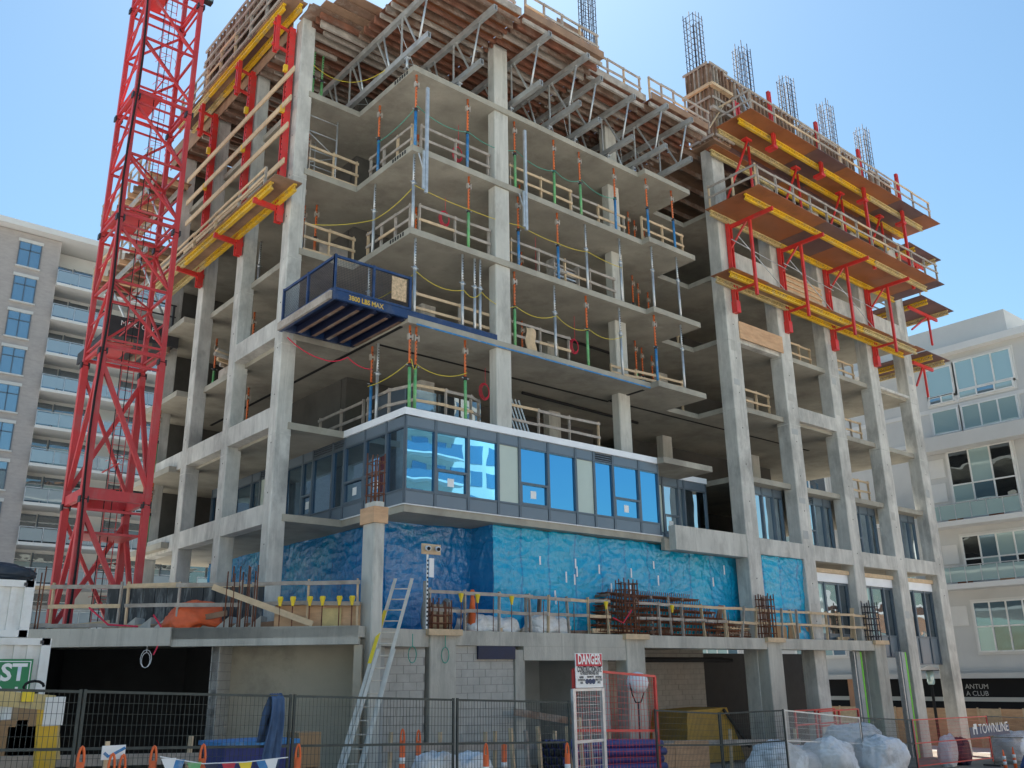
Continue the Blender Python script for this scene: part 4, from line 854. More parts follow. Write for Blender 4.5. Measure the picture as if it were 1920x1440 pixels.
def frame(par, p, q, z0, z1, n, t=.075):
    p, q = V(p), V(q)
    for zz in (z0+t/2, z1-t/2): bar('frame_rail', 'landing_blue', par, (p.x, p.y, zz), (q.x, q.y, zz), t*.8, t)
    for i in range(n+1):
        a = p.lerp(q, i/n); box('frame_post', 'landing_blue', par, a.x-t/2, a.x+t/2, a.y-t/2, a.y+t/2, z0, z1+.02)
    mesh_panel(par, p, q, z0+t, z1-t)
frame(lp, (-2.46, .02, 0), (.06, .02, 0), z, hh, 2); frame(lp, (-2.46, 3.16, 0), (-2.46, .03, 0), z, hh, 2)
box('plywood_patch', 'osb', lp, -.62, -.12, -.06, -.03, z+.18, z+.9)
text('load_stencil', '3800 LBS MAX', .2, 'yellow_paint', lp, (-2.0, .008, z-.2), (1, 0, 0), (0, 0, 1), .004, fit=1.15, bold=.006)
rb = rope([(-2.2, 3.3, z-.4), (-1.2, 2.9, z-1.0), (-.6, 2.4, z-.95), (.2, 2.3, z-1.2)], .1, 'ribbon_red', 'red caution ribbon dangling under the blue landing platform', .018)
t = thing('lumber_pile', (-1.6, 1.6, z), 'short stack of grey timber lying on the blue landing platform', 'lumber')
for q in range(6): bar('timber', 'wood_grey', t, (-2.1, .9+.16*(q % 3), z+.05+.12*(q//3)), (.5, .9+.16*(q % 3), z+.05+.12*(q//3)), .1, .1)
# second, dark platform on the far left behind the crane
z2 = 12.6
l2 = thing('landing_platform', (-3.6, 15, z2), 'dark green landing platform behind the crane mast with white capacity lettering', 'landing platform')
box('deck', 'steel_dark', l2, -4.75, -2.2, 13.2, 16.6, z2-.1, z2)
box('end_beam', 'steel_dark', l2, -4.83, -4.75, 13.1, 16.7, z2-.45, z2+.02); box('side_beam', 'steel_dark', l2, -4.75, -2.1, 13.1, 13.2, z2-.15, z2+.62)
for q in range(4): box('joist', 'wood_brown', l2, -4.55+q*.7, -4.45+q*.7, 13.25, 16.5, z2-.35, z2-.1)
for x in (-4.75, -3.4, -2.4): box('rail_post', 'steel_dark', l2, x-.04, x+.04, 13.1, 13.2, z2+.62, z2+1.6)
for zz in (1.1, 1.58): bar('rail', 'steel_dark', l2, (-4.75, 13.15, z2+zz), (-2.3, 13.15, z2+zz), .05)
text('capacity_lettering', 'MAX. CAP.\n               on', .29, 'sign_white', l2, (-4.35, 13.09, z2+.28), (1, 0, 0), (0, 0, 1), .006)
# ------------------------------------------------------------------ tower crane mast
cx, cyy, a = -6.46, 6.99, 1.8
tc = thing('tower_crane', (cx+a/2, cyy+a/2, .9), 'red lattice tower crane mast rising along the left side of the building', 'crane')
cor = [(cx, cyy), (cx+a, cyy), (cx+a, cyy+a), (cx, cyy+a)]; SH = 4.55; zb = 5.11-SH-.05
def section(z0, z1, heavy):
    s = sub('mast_section', (cx, cyy, z0), tc); w = .20 if heavy else .145
    for (x, y) in cor: box('chord', 'crane_red', s, x-w/2, x+w/2, y-w/2, y+w/2, z0+.02, z1-.02)
    for i in range(4):
        p, q = cor[i], cor[(i+1) % 4]; zm = (z0+z1)/2
        bar('strut', 'crane_red', s, (*p, z0+.18), (*q, z0+.18), .1 if not heavy else .14, .1 if not heavy else .3)
        if not heavy:
            bar('strut', 'crane_red', s, (*p, z0+.42), (*q, z0+.42), .06)
            bar('strut', 'crane_red', s, (*p, zm+.1), (*q, zm+.1), .075); bar('strut', 'crane_red', s, (*p, z1-.22), (*q, z1-.22), .06)
            if i in (1, 3): bar('strut', 'crane_red', s, (*p, z0+1.35), (*q, z0+1.35), .05); bar('strut', 'crane_red', s, (*p, z1-1.2), (*q, z1-1.2), .05)
            if i == 0: bar('brace', 'crane_red', s, (*cor[0], zm+.1), (*cor[2], zm+.1), .05)
            u_, w_ = (p, q) if i % 2 == 0 else (q, p)
            bar('diagonal', 'crane_red', s, (*u_, z1-.25), (*w_, zm+.18), .075); bar('diagonal', 'crane_red', s, (*u_, zm), (*w_, z0+.5), .075)
        else:
            u_, w_ = (p, q) if i % 2 == 0 else (q, p)
            bar('diagonal', 'crane_red', s, (*u_, z1-.3), (*w_, z0+.45), .13)
            if i == 0: bar('strut', 'crane_red', s, (*p, z1-.28), (*q, z1-.28), .07)
            if i == 2: bar('diagonal', 'crane_red', s, (*w_, z1-.3), (*u_, z0+.45), .1)
    for (x, y) in cor:
        for dx in (-1, 1): box('joint_bolt', 'steel_dark', s, x+dx*.105-.025, x+dx*.105+.025, y-.1, y+.1, z1-.1, z1+.09)
    # access ladder inside the mast
    lx, ly = cx+.95, cyy+1.15
    ld = G()
    for e in (0, .38): ld.bar((lx+e, ly, z0+.1), (lx+e, ly, z1), .022)
    for i in range(int((z1-z0)/.3)): ld.bar((lx, ly, z0+.2+.3*i), (lx+.38, ly, z0+.2+.3*i), .015)
    ld.build('ladder', 'crane_red', s)
    for i in range(int((z1-z0)/.95)):
        g = G(); pts = [(lx-.15+.68*(1-math.cos(t))/2, ly-.62*math.sin(t), z0+.5+.95*i) for t in [math.pi*k/6 for k in range(7)]]; g.path(pts, .009, 4); g.build('ladder_hoop', 'crane_red', s)
    g = G(); g.box(cx+.1, cx+.9, cyy+.1, cyy+a-.1, z0+.36, z0+.39); g.build('rest_platform', 'crane_red', s)
    bar('platform_rail', 'crane_red', s, (cx+.9, cyy+.1, z0+1.2), (cx+.9, cyy+a-.1, z0+1.2), .035)
section(.95, 5.06, True); section(5.06, 9.63, True)
for i in range(6): section(9.63+SH*i, 9.63+SH*(i+1), False)
g = G(); g.box(cx+a*.1, cx+a*.95, cyy+.1, cyy+a-.1, 4.1, 4.17); g.build('base_platform', 'crane_red', tc)
g = G(); g.path([(cx-.05+.06*math.sin(k*.9), cyy-.16, 1.0+k*1.2) for k in range(26)], .035, 6); g.build('power_cable', 'black', tc, True)
for k, (dx, dy) in enumerate(((.7, .4), (.95, .5))): g = G(); g.path([(cx+dx, cyy+dy, 1.2+1.5*i) for i in range(20)], .014, 4); g.build('hoist_cable', 'black', tc)
for (dx, zz) in ((.75, 24.6), (1.7, 23.6)): box('work_light', 'steel_dark', tc, cx+dx, cx+dx+.5, cyy-.1, cyy+.15, zz, zz+.45); box('light_lens', 'glass_pale', tc, cx+dx+.04, cx+dx+.46, cyy-.13, cyy-.105, zz+.05, zz+.4)
# membrane-faced pit wall around the crane base
pw = thing('shoring_wall', (-7, 5.2, 1.2), 'black bitumen-streaked board wall behind the left podium rail at the crane foot', 'wall')
p0, p1 = at(205, 1130, Z=1.18+.6), None
q0 = A0+eL*7.0+nL*2.4; q1 = A0+eL*2.9+nL*2.4; n = 26
for i in range(n):
    s0, s1 = q0.lerp(q1, i/n), q0.lerp(q1, (i+.94)/n)
    bar('board', 'membrane', pw, s0+V((0, 0, 1.75)), s1+V((0, 0, 1.75)), .05+.04*(i % 2), 1.15)
bar('cap_board', 'wood_new', pw, q0+V((0, 0, 2.36)), q1+V((0, 0, 2.36)), .12, .07)
# ------------------------------------------------------------------ blue film
def film(label, p, q, z0, z1, mt, seed, amp=.05, res=.05, n=None, hem=.0, sagtop=.05):
    p, q = V((*p, 0)), V((*q, 0)); d = (q-p); L = d.length; d.normalize(); nn = V((d.y, -d.x, 0))
    if nn.dot(CAM-p) < 0: nn = -nn
    rr_ = random.Random(seed*31); anchors = [(L*(i+.5+.4*(rr_.random()-.5))/max(1, round(L/1.3)), z1-.1-(1.7 if i % 3 == 2 else 0), rr_.random()*6, rr_.choice((7, 9, 12, 15))) for i in range(max(1, round(L/1.3)))]
    def f(a, b):
        s = a*L; zz = z0+(z1-z0)*b
        w = amp*1.0*noise.noise(V((s*.9+seed, zz*1.1, seed*.37)))
        for (ax_, az_, ph, nf) in anchors:                      # folds fan out from where the sheet is fixed
            dx, dz_ = s-ax_, zz-az_; r = math.hypot(dx, dz_)+.05; th = math.atan2(dz_, dx)+.25*noise.noise(V((s*1.3, zz*1.3, ph)))
            q = math.sin(nf*th+ph); w += amp*.75*(1-abs(q))**2.5*min(1, r*1.6)*math.exp(-r*.75)
        wx_ = s+.35*noise.noise(V((s*.9, zz*.9, seed+7))); wz_ = zz+.35*noise.noise(V((s*.9+5, zz*.9, seed+7)))
        for k in range(3):
            ang = seed*1.7+k*1.05+.9*noise.noise(V((s*.35, zz*.35, k*3.1+seed))); c, s_ = math.cos(ang), math.sin(ang)
            u1, u2 = wx_*c+wz_*s_, -wx_*s_+wz_*c
            w += amp*(.8-.15*k)*(1-abs(noise.noise(V((u1*(2.4+1.3*k), u2*(.45+.25*k), seed+11*k)))))**8*max(0, .3+noise.noise(V((s*.8, zz*.8, 17*k+seed))))
        drop = sagtop*(1-b)*0
        edge = noise.noise(V((s*1.7, seed, 3)))*sagtop
        zz2 = zz+(edge if b > .97 else 0)+(hem*noise.noise(V((s*1.3, 5, seed))) if b < .03 else 0)
        r = p+d*s+nn*(w+.06); return (r.x, r.y, zz2)
    g = G(); g.grid(f, max(4, int(L/res)), int((z1-z0)/res)); o = g.build('plastic_sheet', mt, None, True)
    m = o.modifiers.new('thick', 'SOLIDIFY'); m.thickness = .004
    return tag(o, label, 'plastic sheet', 'blue plastic sheets on the ground floor')
film('wide crinkled bright blue plastic sheet covering the front wall under the glazed floor', (3.42, .42), (15.4, .42), 1.2, 4.36, 'film', 1.3, amp=.085)
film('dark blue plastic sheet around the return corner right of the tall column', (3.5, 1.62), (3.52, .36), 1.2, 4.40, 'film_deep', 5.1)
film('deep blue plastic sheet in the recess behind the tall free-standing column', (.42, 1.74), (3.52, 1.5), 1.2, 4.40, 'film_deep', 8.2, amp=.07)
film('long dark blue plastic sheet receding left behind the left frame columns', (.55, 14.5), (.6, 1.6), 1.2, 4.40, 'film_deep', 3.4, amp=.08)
film('bright blue plastic sheet bulging in the first bay of the right frame', (RX[0]+RW-.02, -.2), (RX[1]+.02, -.2), 1.2, 4.3, 'film', 11.7, amp=.09)
g = G()
for i in range(26):
    x = 4.2+10.4*R.random(); zz = 1.6+1.9*R.random(); g.box(x, x+.05, .22, .235, zz, zz+.25+.1*R.random())
tag(g.build('tape_strip', 'sign_white'), 'scattered white tape strips holding the wide blue sheet', 'tape')
# backing wall for the sheets
box('stud_wall', 'inside_shade', BD, 3.6, 15.6, .62, .72, 1.2, 4.4); box('stud_wall', 'inside_shade', BD, .8, .9, 2.0, 14.5, 1.2, 4.4); box('stud_wall', 'inside_shade', BD, .95, 3.4, 1.9, 2.0, 1.2, 4.4); box('stud_wall', 'inside_shade', BD, RX[0]+RW, RX[1], .1, .2, 1.2, 4.3)
# ------------------------------------------------------------------ left neighbour: tan brick block with glass balconies
YB = 51.
def bal_building():
    b = thing('neighbour_building', (-6, YB, -3), 'tan brick apartment building with stacked glass balconies at the far left', 'building')
    xl, xm, xr = -30., 1.1, 27.
    top = 33.4; fh = 2.84
    box('brick_wall', 'brick_tan', b, xl, xm, YB, YB+14, -4, top-.5)
    box('balcony_wall', 'stucco_white', b, xm, xr, YB+2.2, YB+14, -4, top-.5)
    g = G(); g.box(xl-.6, xr+.4, YB-.9, YB+15, top-.45, top); g.build('roof_slab', 'stucco_white', b)
    for k in range(11):
        z = 30.15-fh*k
        for x in (-1.75, -7.4, -12.4):
            w = sub('window', (x, YB, z), b)
            box('pane', 'glass_far', w, x, x+1.45, YB-.04, YB-.01, z, z+1.95)
            for (x0, x1, z0, z1) in ((x-.06, x, z, z+1.95), (x+1.45, x+1.51, z, z+1.95), (x+.7, x+.77, z, z+1.95), (x, x+1.45, z+1.3, z+1.36)): box('frame', 'mullion', w, x0, x1, YB-.09, YB-.042, z0, z1)
            box('lintel', 'stucco_grey', w, x-.15, x+1.6, YB-.12, YB-.001, z+1.96, z+2.2); box('sill', 'stucco_grey', w, x-.15, x+1.6, YB-.16, YB-.001, z-.13, z-.02)
        zf = z-.75
        for sx0, sx1 in ((xm-.02, 13.6), (14.2, xr)):
            q = sub('balcony', (sx0, YB, zf), b)
            box('slab', 'stucco_white', q, sx0, sx1, YB-.35, YB+2.2, zf-.22, zf)
            n = max(2, int((sx1-sx0)/1.5)); dx = (sx1-sx0)/n
            for i in range(n):
                x = sx0+i*dx; box('glass_panel', 'glass_balcony', q, x+.05, x+dx-.05, YB-.27, YB-.25, zf+.12, zf+1.0); box('rail_post', 'galv', q, x-.03, x+.03, YB-.28, YB-.22, zf, zf+1.06)
            box('top_rail', 'galv', q, sx0, sx1, YB-.29, YB-.21, zf+1.06, zf+1.11)
            for i in range(n):
                x = sx0+i*dx
                if i % 5 == 3: continue
                w = sub('window', (x, YB+2.2, zf), b)
                box('pane', R.choice(['glass_far', 'glass_pale', 'glass_dark', 'glass_far']), w, x+.12, x+dx-.06, YB+2.14, YB+2.17, zf+.05, zf+1.75); box('pane', 'glass_dark', w, x+.12, x+dx-.06, YB+2.14, YB+2.17, zf+1.82, zf+2.35)
                box('frame', 'mullion', w, x+.04, x+.12, YB+2.1, YB+2.18, zf, zf+2.4); box('frame', 'white_paint', w, x+.12, x+dx-.06, YB+2.1, YB+2.18, zf+1.75, zf+1.82)
bal_building()
# ------------------------------------------------------------------ right neighbour: cream modern block across the side street
XB = 46.
rbd = thing('neighbour_building', (XB+6, 8, -4), 'cream stucco loft building with large square windows across the side street on the right', 'building')
def zr(u, v): return at(u, v, X=XB).z
yc = at(1905, 700, X=XB).y; yf = 34.
box('wall', 'stucco_grey', rbd, XB, XB+16, -6, yf, -6, zr(1840, 650))
box('penthouse', 'stucco_grey', rbd, XB+.3, XB+16, at(1877, 577, X=XB).y, yf, zr(1840, 650), zr(1877, 577))
box('roof_overhang', 'stucco_white', rbd, XB-.7, XB+16, at(1905, 640, X=XB).y-1.2, yf, zr(1850, 648), zr(1850, 648)+.45)
def win(par, y0, y1, z0, z1, cols, rows, glass, x=XB, shade=None, fr='white_paint'):
    w = sub('window', (x, y0, z0), par); t = .09
    box('reveal', 'stucco_white', w, x-.06, x-.002, y0-.18, y1+.18, z0-.18, z1+.18)
    for i in range(cols):
        for j in range(rows):
            a, b_ = y0+(y1-y0)*i/cols, y0+(y1-y0)*(i+1)/cols; c, d = z0+(z1-z0)*j/rows, z0+(z1-z0)*(j+1)/rows
            box('pane', R.choice(glass), w, x-.10, x-.07, a+t/2, b_-t/2, c+t/2, d-t/2)
    for i in range(cols+1): y = y0+(y1-y0)*i/cols; box('mullion', fr, w, x-.15, x-.062, y-t/2, y+t/2, z0-t/2, z1+t/2)
    for j in range(rows+1): z = z0+(z1-z0)*j/rows; box('transom', fr, w, x-.14, x-.064, y0, y1, z-t/2, z+t/2)
def pxwin(tl, tr, bl, cols, rows, glass):
    a, b_, c = at(*tl, X=XB), at(*tr, X=XB), at(*bl, X=XB); return [b_.y, a.y, c.z, a.z, cols, rows, glass]
PAL = ['glass_far', 'glass_pale', 'glass_pale']; MIX = ['glass_pale', 'glass_pale', 'glass_far', 'glass_dark']
WN = [pxwin((1736, 697), (1782, 685), (1743, 748), 1, 1, PAL), pxwin((1743, 749), (1788, 739), (1745, 761), 2, 1, PAL), pxwin((1789, 680), (1893, 656), (1797, 733), 3, 1, PAL), pxwin((1798, 735), (1900, 716), (1800, 748), 3, 1, PAL),
      pxwin((1748, 775), (1795, 767), (1754, 817), 1, 1, PAL), pxwin((1803, 763), (1906, 744), (1810, 806), 3, 1, PAL),
      pxwin((1777, 850), (1896, 835), (1790, 975), 3, 2, MIX), pxwin((1804, 1007), (1935, 992), (1815, 1092), 4, 2, MIX), pxwin((1825, 1130), (1950, 1122), (1834, 1222), 4, 2, MIX)]
for w_ in WN: win(rbd, *w_[:6], w_[6])
for dy in (13.0, 22.0):                                       # the same bays go on to the left behind the frame
    for w_ in WN:
        if w_[1]+dy < yf: win(rbd, w_[0]+dy, w_[1]+dy, *w_[2:6], w_[6])
def rbal(u0, u1, v):
    a = at(u0, v, X=XB); y1, y0, z = a.y, at(u1, v-8, X=XB).y, a.z
    bb = sub('balcony', (XB, y0, z), rbd); box('slab', 'stucco_white', bb, XB-1.4, XB-.002, y0, y1, z-.32, z)
    n = 7
    for i in range(n): y = y0+.1+(y1-y0-.2)*i/(n-1); box('rail_post', 'galv', bb, XB-1.36, XB-1.31, y-.025, y+.025, z, z+1.05)
    box('top_rail', 'galv', bb, XB-1.38, XB-1.29, y0, y1, z+1.05, z+1.1); box('glass_panel', 'glass_pale', bb, XB-1.345, XB-1.325, y0+.1, y1-.1, z+.1, z+1.0)
    for i in range(2): y = y0+1.5+i*2.5; box('planter', R.choice(['brick_red', 'wood_brown', 'peach']), bb, XB-1.0, XB-.4, y, y+.7, z, z+.5)
rbal(1753, 1940, 987); rbal(1772, 1960, 1100); rbal(1660, 1700, 985); rbal(1690, 1740, 1110)
for z in (zr(1800, 756), zr(1800, 815)): box('band', 'stucco_white', rbd, XB-.055, XB-.001, -6, yf, z-.28, z-.02)
box('terrace_band', 'stucco_grey', rbd, XB-1.3, XB-.21, -6, at(1736, 850, X=XB).y, zr(1800, 845), zr(1800, 818))
for j, (u, v) in enumerate(((1757, 880), (1762, 925), (1783, 1040), (1800, 1155))): p = at(u, v, X=XB); box('wall_panel', 'stucco_white', rbd, XB-.05, XB-.001, p.y-.5, p.y+.5, p.z-.6, p.z+.6)
# shop front at street level with part of its name
zc_ = at(1850, 1268, X=XB).z
box('shop_glass', 'black', rbd, XB-.3, XB-.25, -2.5, 24, zc_-2.0, zc_-.12); box('canopy', 'stucco_grey', rbd, XB-1.1, XB-.2, -3, 25, zc_-.1, zc_+.2); box('shop_sill', 'cream', rbd, XB-.4, XB-.301, -2.5, 24, zc_-1.45, zc_-1.2)
for y in (14, 18, 22): box('shop_pier', 'peach', rbd, XB-.5, XB-.401, y-.25, y+.25, -5, zc_-.1)
ys = at(1809, 1282, X=XB-.32)
text('shop_lettering', 'ANTUM\nA CLUB', .40, 'stucco_grey', rbd, (XB-.33, ys.y, zc_-.72), (0, -1, 0), (0, 0, 1), .01)
# timber hoarding in front of the shops
hd = thing('hoarding', (40, 6, -4.4), 'orange-brown plywood hoarding across the side street behind the right columns', 'hoarding')
zh = at(1850, 1327, X=41).z
for i in range(22):
    y = -6+i*1.22; box('panel', R.choice(['ply_new', 'wood_new', 'ply_new']), hd, 41.0, 41.03, y+.01, y+1.2, -5.2, zh-.05); box('batten', 'wood_new', hd, 40.93, 40.995, y-.03, y+.05, -5.2, zh)
# street lamp
p = at(1746, 1280, X=36.5); s = thing('street_lamp', (36.5, p.y, gz(36.5)), 'black street lamp with a flat cap and clear lantern between the last two columns', 'street lamp')
tube('pole', 'black', s, (36.5, p.y, gz(36.5)), (36.5, p.y, p.z-.1), .08); G().lathe((36.5, p.y, p.z), [(.15, -.1), (.2, 0), (.2, .55), (.15, .6)]).build('lantern', 'glass_pale', s, True); G().lathe((36.5, p.y, p.z+.6), [(.75, 0), (.6, .06), (.2, .2), (.05, .25)], 16).build('cap', 'black', s, True)
# ------------------------------------------------------------------ buildings behind the camera (seen in the glass, catching the sun)
def tower(x0, x1, y0, y1, top, mt, label, fh=2.9, seed=1):
    b = thing('street_building', ((x0+x1)/2, y1, -3), label, 'building')
    box('wall', mt, b, x0, x1, y0, y1, -8, top)
    k = 0; z = .2
    while z < top-2:
        n = int((x1-x0)/2.6)
        for i in range(n):
            x = x0+.4+i*(x1-x0-.4)/n
            box('pane', 'glass_far', b, x, x+1.7, y1+.0, y1+.04, z, z+1.9)
        if seed:
            box('balcony_slab', 'stucco_white', b, x0+(x1-x0)*.0, x0+(x1-x0)*.55, y1+.05, y1+1.5, z-.35, z-.15); box('balcony_glass', 'glass_far', b, x0, x0+(x1-x0)*.55, y1+1.42, y1+1.46, z-.1, z+.85)
        z += fh
    box('roof_slab', 'stucco_white', b, x0-.5, x1+.5, y0-.5, y1+1.0, top+.003, top+.5)
tower(37.5, 53.5, -72, -60, 44, 'cream', 'cream balcony tower on the street behind the viewer, mirrored in the corner windows')
tower(62, 150, -66, -56, 10, 'brick_red', 'low red brick block on the street behind the viewer, mirrored in the shop windows', seed=0)
tower(66, 150, -46, -40, 6.5, 'peach', 'low peach rendered shop on the street behind the viewer', seed=0)
for i, (x0, x1, h, m_, lb) in enumerate(((-34, -8, 9.5, 'cream', 'added cream facade row bouncing light across the street behind the viewer, left part'), (-7, 14, 8, 'stucco_white', 'added white facade row bouncing light across the street behind the viewer, middle part'), (15, 36, 9, 'peach', 'added peach facade row bouncing light across the street behind the viewer, right part'), (37, 62, 8.5, 'cream', 'added long cream row bouncing light across the street behind the viewer, far right part'))):  # unseen row added to bounce warm sunlight onto the building
    tower(x0, x1, -46, -35.5-.3*i, h, m_, lb, seed=0)
tower(-75, -36, -70, -58, 15, 'stucco_white', 'pale building on the street behind the viewer to the left', seed=0)
# ------------------------------------------------------------------ podium deck: rails, rebar, stores
zd = ZD
def dl(s, off=.35): q = A0+eL*s+nL*off; return V((q.x, q.y, zd))
rail([dl(9.0), dl(7.4), dl(5.8)], 'weathered guard rail at the left podium end before the black board wall', toe=True, tilt=.05)
rail([dl(5.6), dl(4.4), dl(2.9)], 'weathered guard rail on the podium beside the orange tarpaulin', tilt=.05); rail([dl(2.6), dl(1.3), dl(.1)], 'weathered guard rail on the podium between the starter bars and the tall column', tilt=.05)
rail(line((.5, -.55, zd), (4.1, -.55, zd), 3), 'weathered guard rail on the podium right of the tall column, beside the cable reel', tilt=.12); rail(line((4.0, -.45, zd), (7.4, -.45, zd), 4), 'crooked weathered guard rail on the podium in front of the white sacks', tilt=.25)
rail(line((8.6, -.5, zd), (13.2, -.5, zd), 4), 'weathered guard rail on the podium in front of the stacked rebar', tilt=.15); rail(line((13.3, -.5, zd), (17.4, -.5, zd), 5), 'new and old timber guard rail on the podium in front of the first right column', tilt=.25, mt='wood_new'); rail(line((17.6, -.5, zd), (22.7, -.5, zd), 5), 'pale timber guard rail at the right end of the podium', tilt=.2, mt='wood_new')
bar_ = lambda nm, mt, lb, cat, *a, **k: tag(bar(nm, mt, None, *a, **k), lb, cat)
bar_('plank', 'wood_new', 'new timber plank leaning diagonally on the left podium rail', 'plank', dl(3.55, .2)+V((0, 0, .95)), dl(1.1, .1)+V((0, 0, .05)), .045, .14)
for nm, s, n_ in (('left', 8.1, 5), ('middle', 3.2, 9)):
    t = thing('starter_bars', dl(s, .15), 'rusty upright starter bars at the podium edge, %s cluster' % ('far left' if nm == 'left' else 'in front of the second left column'), 'rebar', 'rusty starter bars')
    for i in range(n_): b = dl(s-.13*i*(.7 if nm == 'middle' else 1), .15+.12*(i % 2)); tube('bar', 'rust', t, b-V((0, 0, .02)), b+V((.03*R.random(), .03, 1.25+.25*R.random())), .017, 5)
cage(-2.05, -1.82, -1.86, -1.42, 4.15, 5.25, 'small rusty starter cage on top of the tall free-standing column', 'rust', nx=1, ny=2, group='rusty cages on the podium columns', tw=.2, pitch=.27)
cage(PX[0]+.12, PX[0]+.73, PY+.08, PY+.42, zd-.02, zd+.72, 'rusty rebar cage rising from the podium corner column beside the cable reel', 'rust', group='rusty cages on the podium columns', tw=.12, pitch=.2)
cage(PX[1]+.12, PX[1]+.73, PY+.08, PY+.42, zd-.02, zd+1.6, 'tall dark red rebar cage on the podium column below the middle of the blue sheet', 'rust', group='rusty cages on the podium columns', tw=.15, pitch=.2)
cage(PX[2]+.12, PX[2]+.73, PY+.08, PY+.42, zd-.02, zd+1.5, 'rusty rebar cage on the podium column in front of the first right frame column', 'rust', group='rusty cages on the podium columns', tw=.15, pitch=.24)
cage(PX[3]+.12, PX[3]+.73, PY+.08, PY+.42, zd-.02, zd+1.5, 'dark rebar cage on the last podium column at the right end', 'rebar_dark', group='rusty cages on the podium columns', tw=.15, pitch=.24)
# single starter bars with yellow caps along the edge
for i in range(20):
    x = 1.35+.62*i+.2*R.random()
    if 7.4 < x < 8.7: continue
    o = thing('starter_bar', (x, PY+.25, zd), 'thin rusty starter bar along the right podium edge, %s from the left' % ORD[i], 'rebar', 'single starter bars along the podium edge'); tube('bar', 'rust', o, (x, PY+.25, zd-.02), (x+.03*R.random(), PY+.25, zd+.85+.1*R.random()), .012, 5)
    if i in (0, 1, 3, 9, 10, 14): G().lathe((x+.01, PY+.25, zd+.86), [(.03, -.1), (.045, 0), (.075, .1), (.06, .14)], 8).build('cap', 'yellow_plastic', o)
for i, s in enumerate((1.9, 1.6, 1.2, .9, .5, .2)):
    b = dl(s, .12); o = thing('starter_bar', b, 'rusty starter bar with a yellow cap on the left podium edge, %s from the left' % ORD[i], 'rebar', 'capped bars along the left podium edge'); tube('bar', 'rust', o, b-V((0, 0, .02)), b+V((0, 0, .55)), .014, 5); G().lathe(b+V((0, 0, .55)), [(.03, -.08), (.045, 0), (.075, .1), (.06, .14)], 8).build('cap', 'yellow_plastic', o)
# plywood boxes on the left deck, orange tarp, stair soffit form
t = thing('planter_form', dl(1.2, .6), 'yellow plywood box form on the podium left of the tall column', 'form box')
bar('form_side', 'ply_new', t, dl(2.1, .5)+V((0, 0, .26)), dl(.05, .5)+V((0, 0, .26)), .03, .5); bar('cap_board', 'wood_grey', t, dl(2.1, .5)+V((0, 0, .54)), dl(.05, .5)+V((0, 0, .54)), .16, .05); bar('form_end', 'ply_new', t, dl(2.1, .5)+V((0, 0, .26)), dl(2.1, 1.4)+V((0, 0, .26)), .03, .5); bar('brace_panel', 'yellow_worn', t, dl(.95, .44)+V((0, 0, .22)), dl(.5, .44)+V((0, 0, .22)), .02, .42)
def heap_old(name, mt, label, cat, c, sx_, sy_, h, seed, parent=None, n=20, power=.55, rough=.16):
    def f(a, b):
        r = b; th = 2*math.pi*a; rr = r
        x, y = math.cos(th)*sx_*rr, math.sin(th)*sy_*rr
        k = noise.noise(V((math.cos(th)*1.6+seed, math.sin(th)*1.6, r*1.5)))
        z = h*(max(0, 1-r**2.6))**power*(1+rough*2*k)+h*rough*noise.noise(V((x*4/sx_+seed, y*4/sy_, 2)))*(1-r)
        s = 1+rough*noise.noise(V((math.cos(th)*2+seed, math.sin(th)*2, 7)))
        s2 = s*(1+.0*r)
        return (c[0]+x*s2, c[1]+y*s2, c[2]+max(0, z))
    g = G(); g.grid(f, n*2, n); o = g.build(name, mt, parent, True)
    return tag(o, label, cat) if label else o
def heap(name, mt, label, cat, c, sx_, sy_, h, seed, parent=None, n=20, power=.55, rough=.16):
    # slumped sack or thrown cover: rounded block dented and creased by position-based noise
    def sg(v, e): return math.copysign(abs(v)**e, v)
    def f(a, b):
        th = 2*math.pi*a; ph = math.pi*(b-.5); e1 = .5; e2 = .7
        x, y, z = sg(math.cos(ph), e1)*sg(math.cos(th), e2), sg(math.cos(ph), e1)*sg(math.sin(th), e2), sg(math.sin(ph), .55)
        q = V((x*1.0+seed, y*1.0-seed, z*1.0+seed*.5)); k = noise.noise(q)+.2*noise.noise(q*2.3)
        q2 = V((q.x*3.2+q.z*1.5, q.y*3.2, q.z*1.3)); cr = (1-abs(noise.noise(q2+V((0, 0, seed)))))**8*.055+(1-abs(noise.noise(q2*2.3)))**8*.03+(1-abs(noise.noise(V((q.x*2, q.y*2, q.z*7)))))**8*.04
        s = 1+rough*1.1*k-cr+.03; top = 1+rough*.9*noise.noise(V((x*1.7+seed, y*1.7, 3)))
        taper = 1-.16*max(0, z)
        return (c[0]+x*sx_*s*taper, c[1]+y*sy_*s*taper, c[2]+max(0., (z*s*top+.92)/1.92*h))
    g = G(); g.grid(f, n*4, n*3); o = g.build(name, mt, parent, True)
    return tag(o, label, cat) if label else o
q = dl(4.15, .95); heap('tarpaulin', 'tarp_orange', 'crumpled orange tarpaulin thrown over stores on the left podium', 'tarpaulin', q, .6, .5, .62, 2.2, rough=.45)
t = thing('stair_form', dl(5, 1), 'pale sawtooth stair soffit lying on the left podium', 'stair'); 
for i in range(9): b = dl(5.9-.38*i, .75); G()._add([b, b+eL*-.36, b+eL*-.36+V((0, 0, .30)), b+nL*.6, b+nL*.6-eL*.36, b+nL*.6-eL*.36+V((0, 0, .30))], [(0, 1, 2), (3, 5, 4), (0, 2, 5, 3), (1, 4, 5, 2), (0, 3, 4, 1)]).build('step', 'concrete_pale', t)
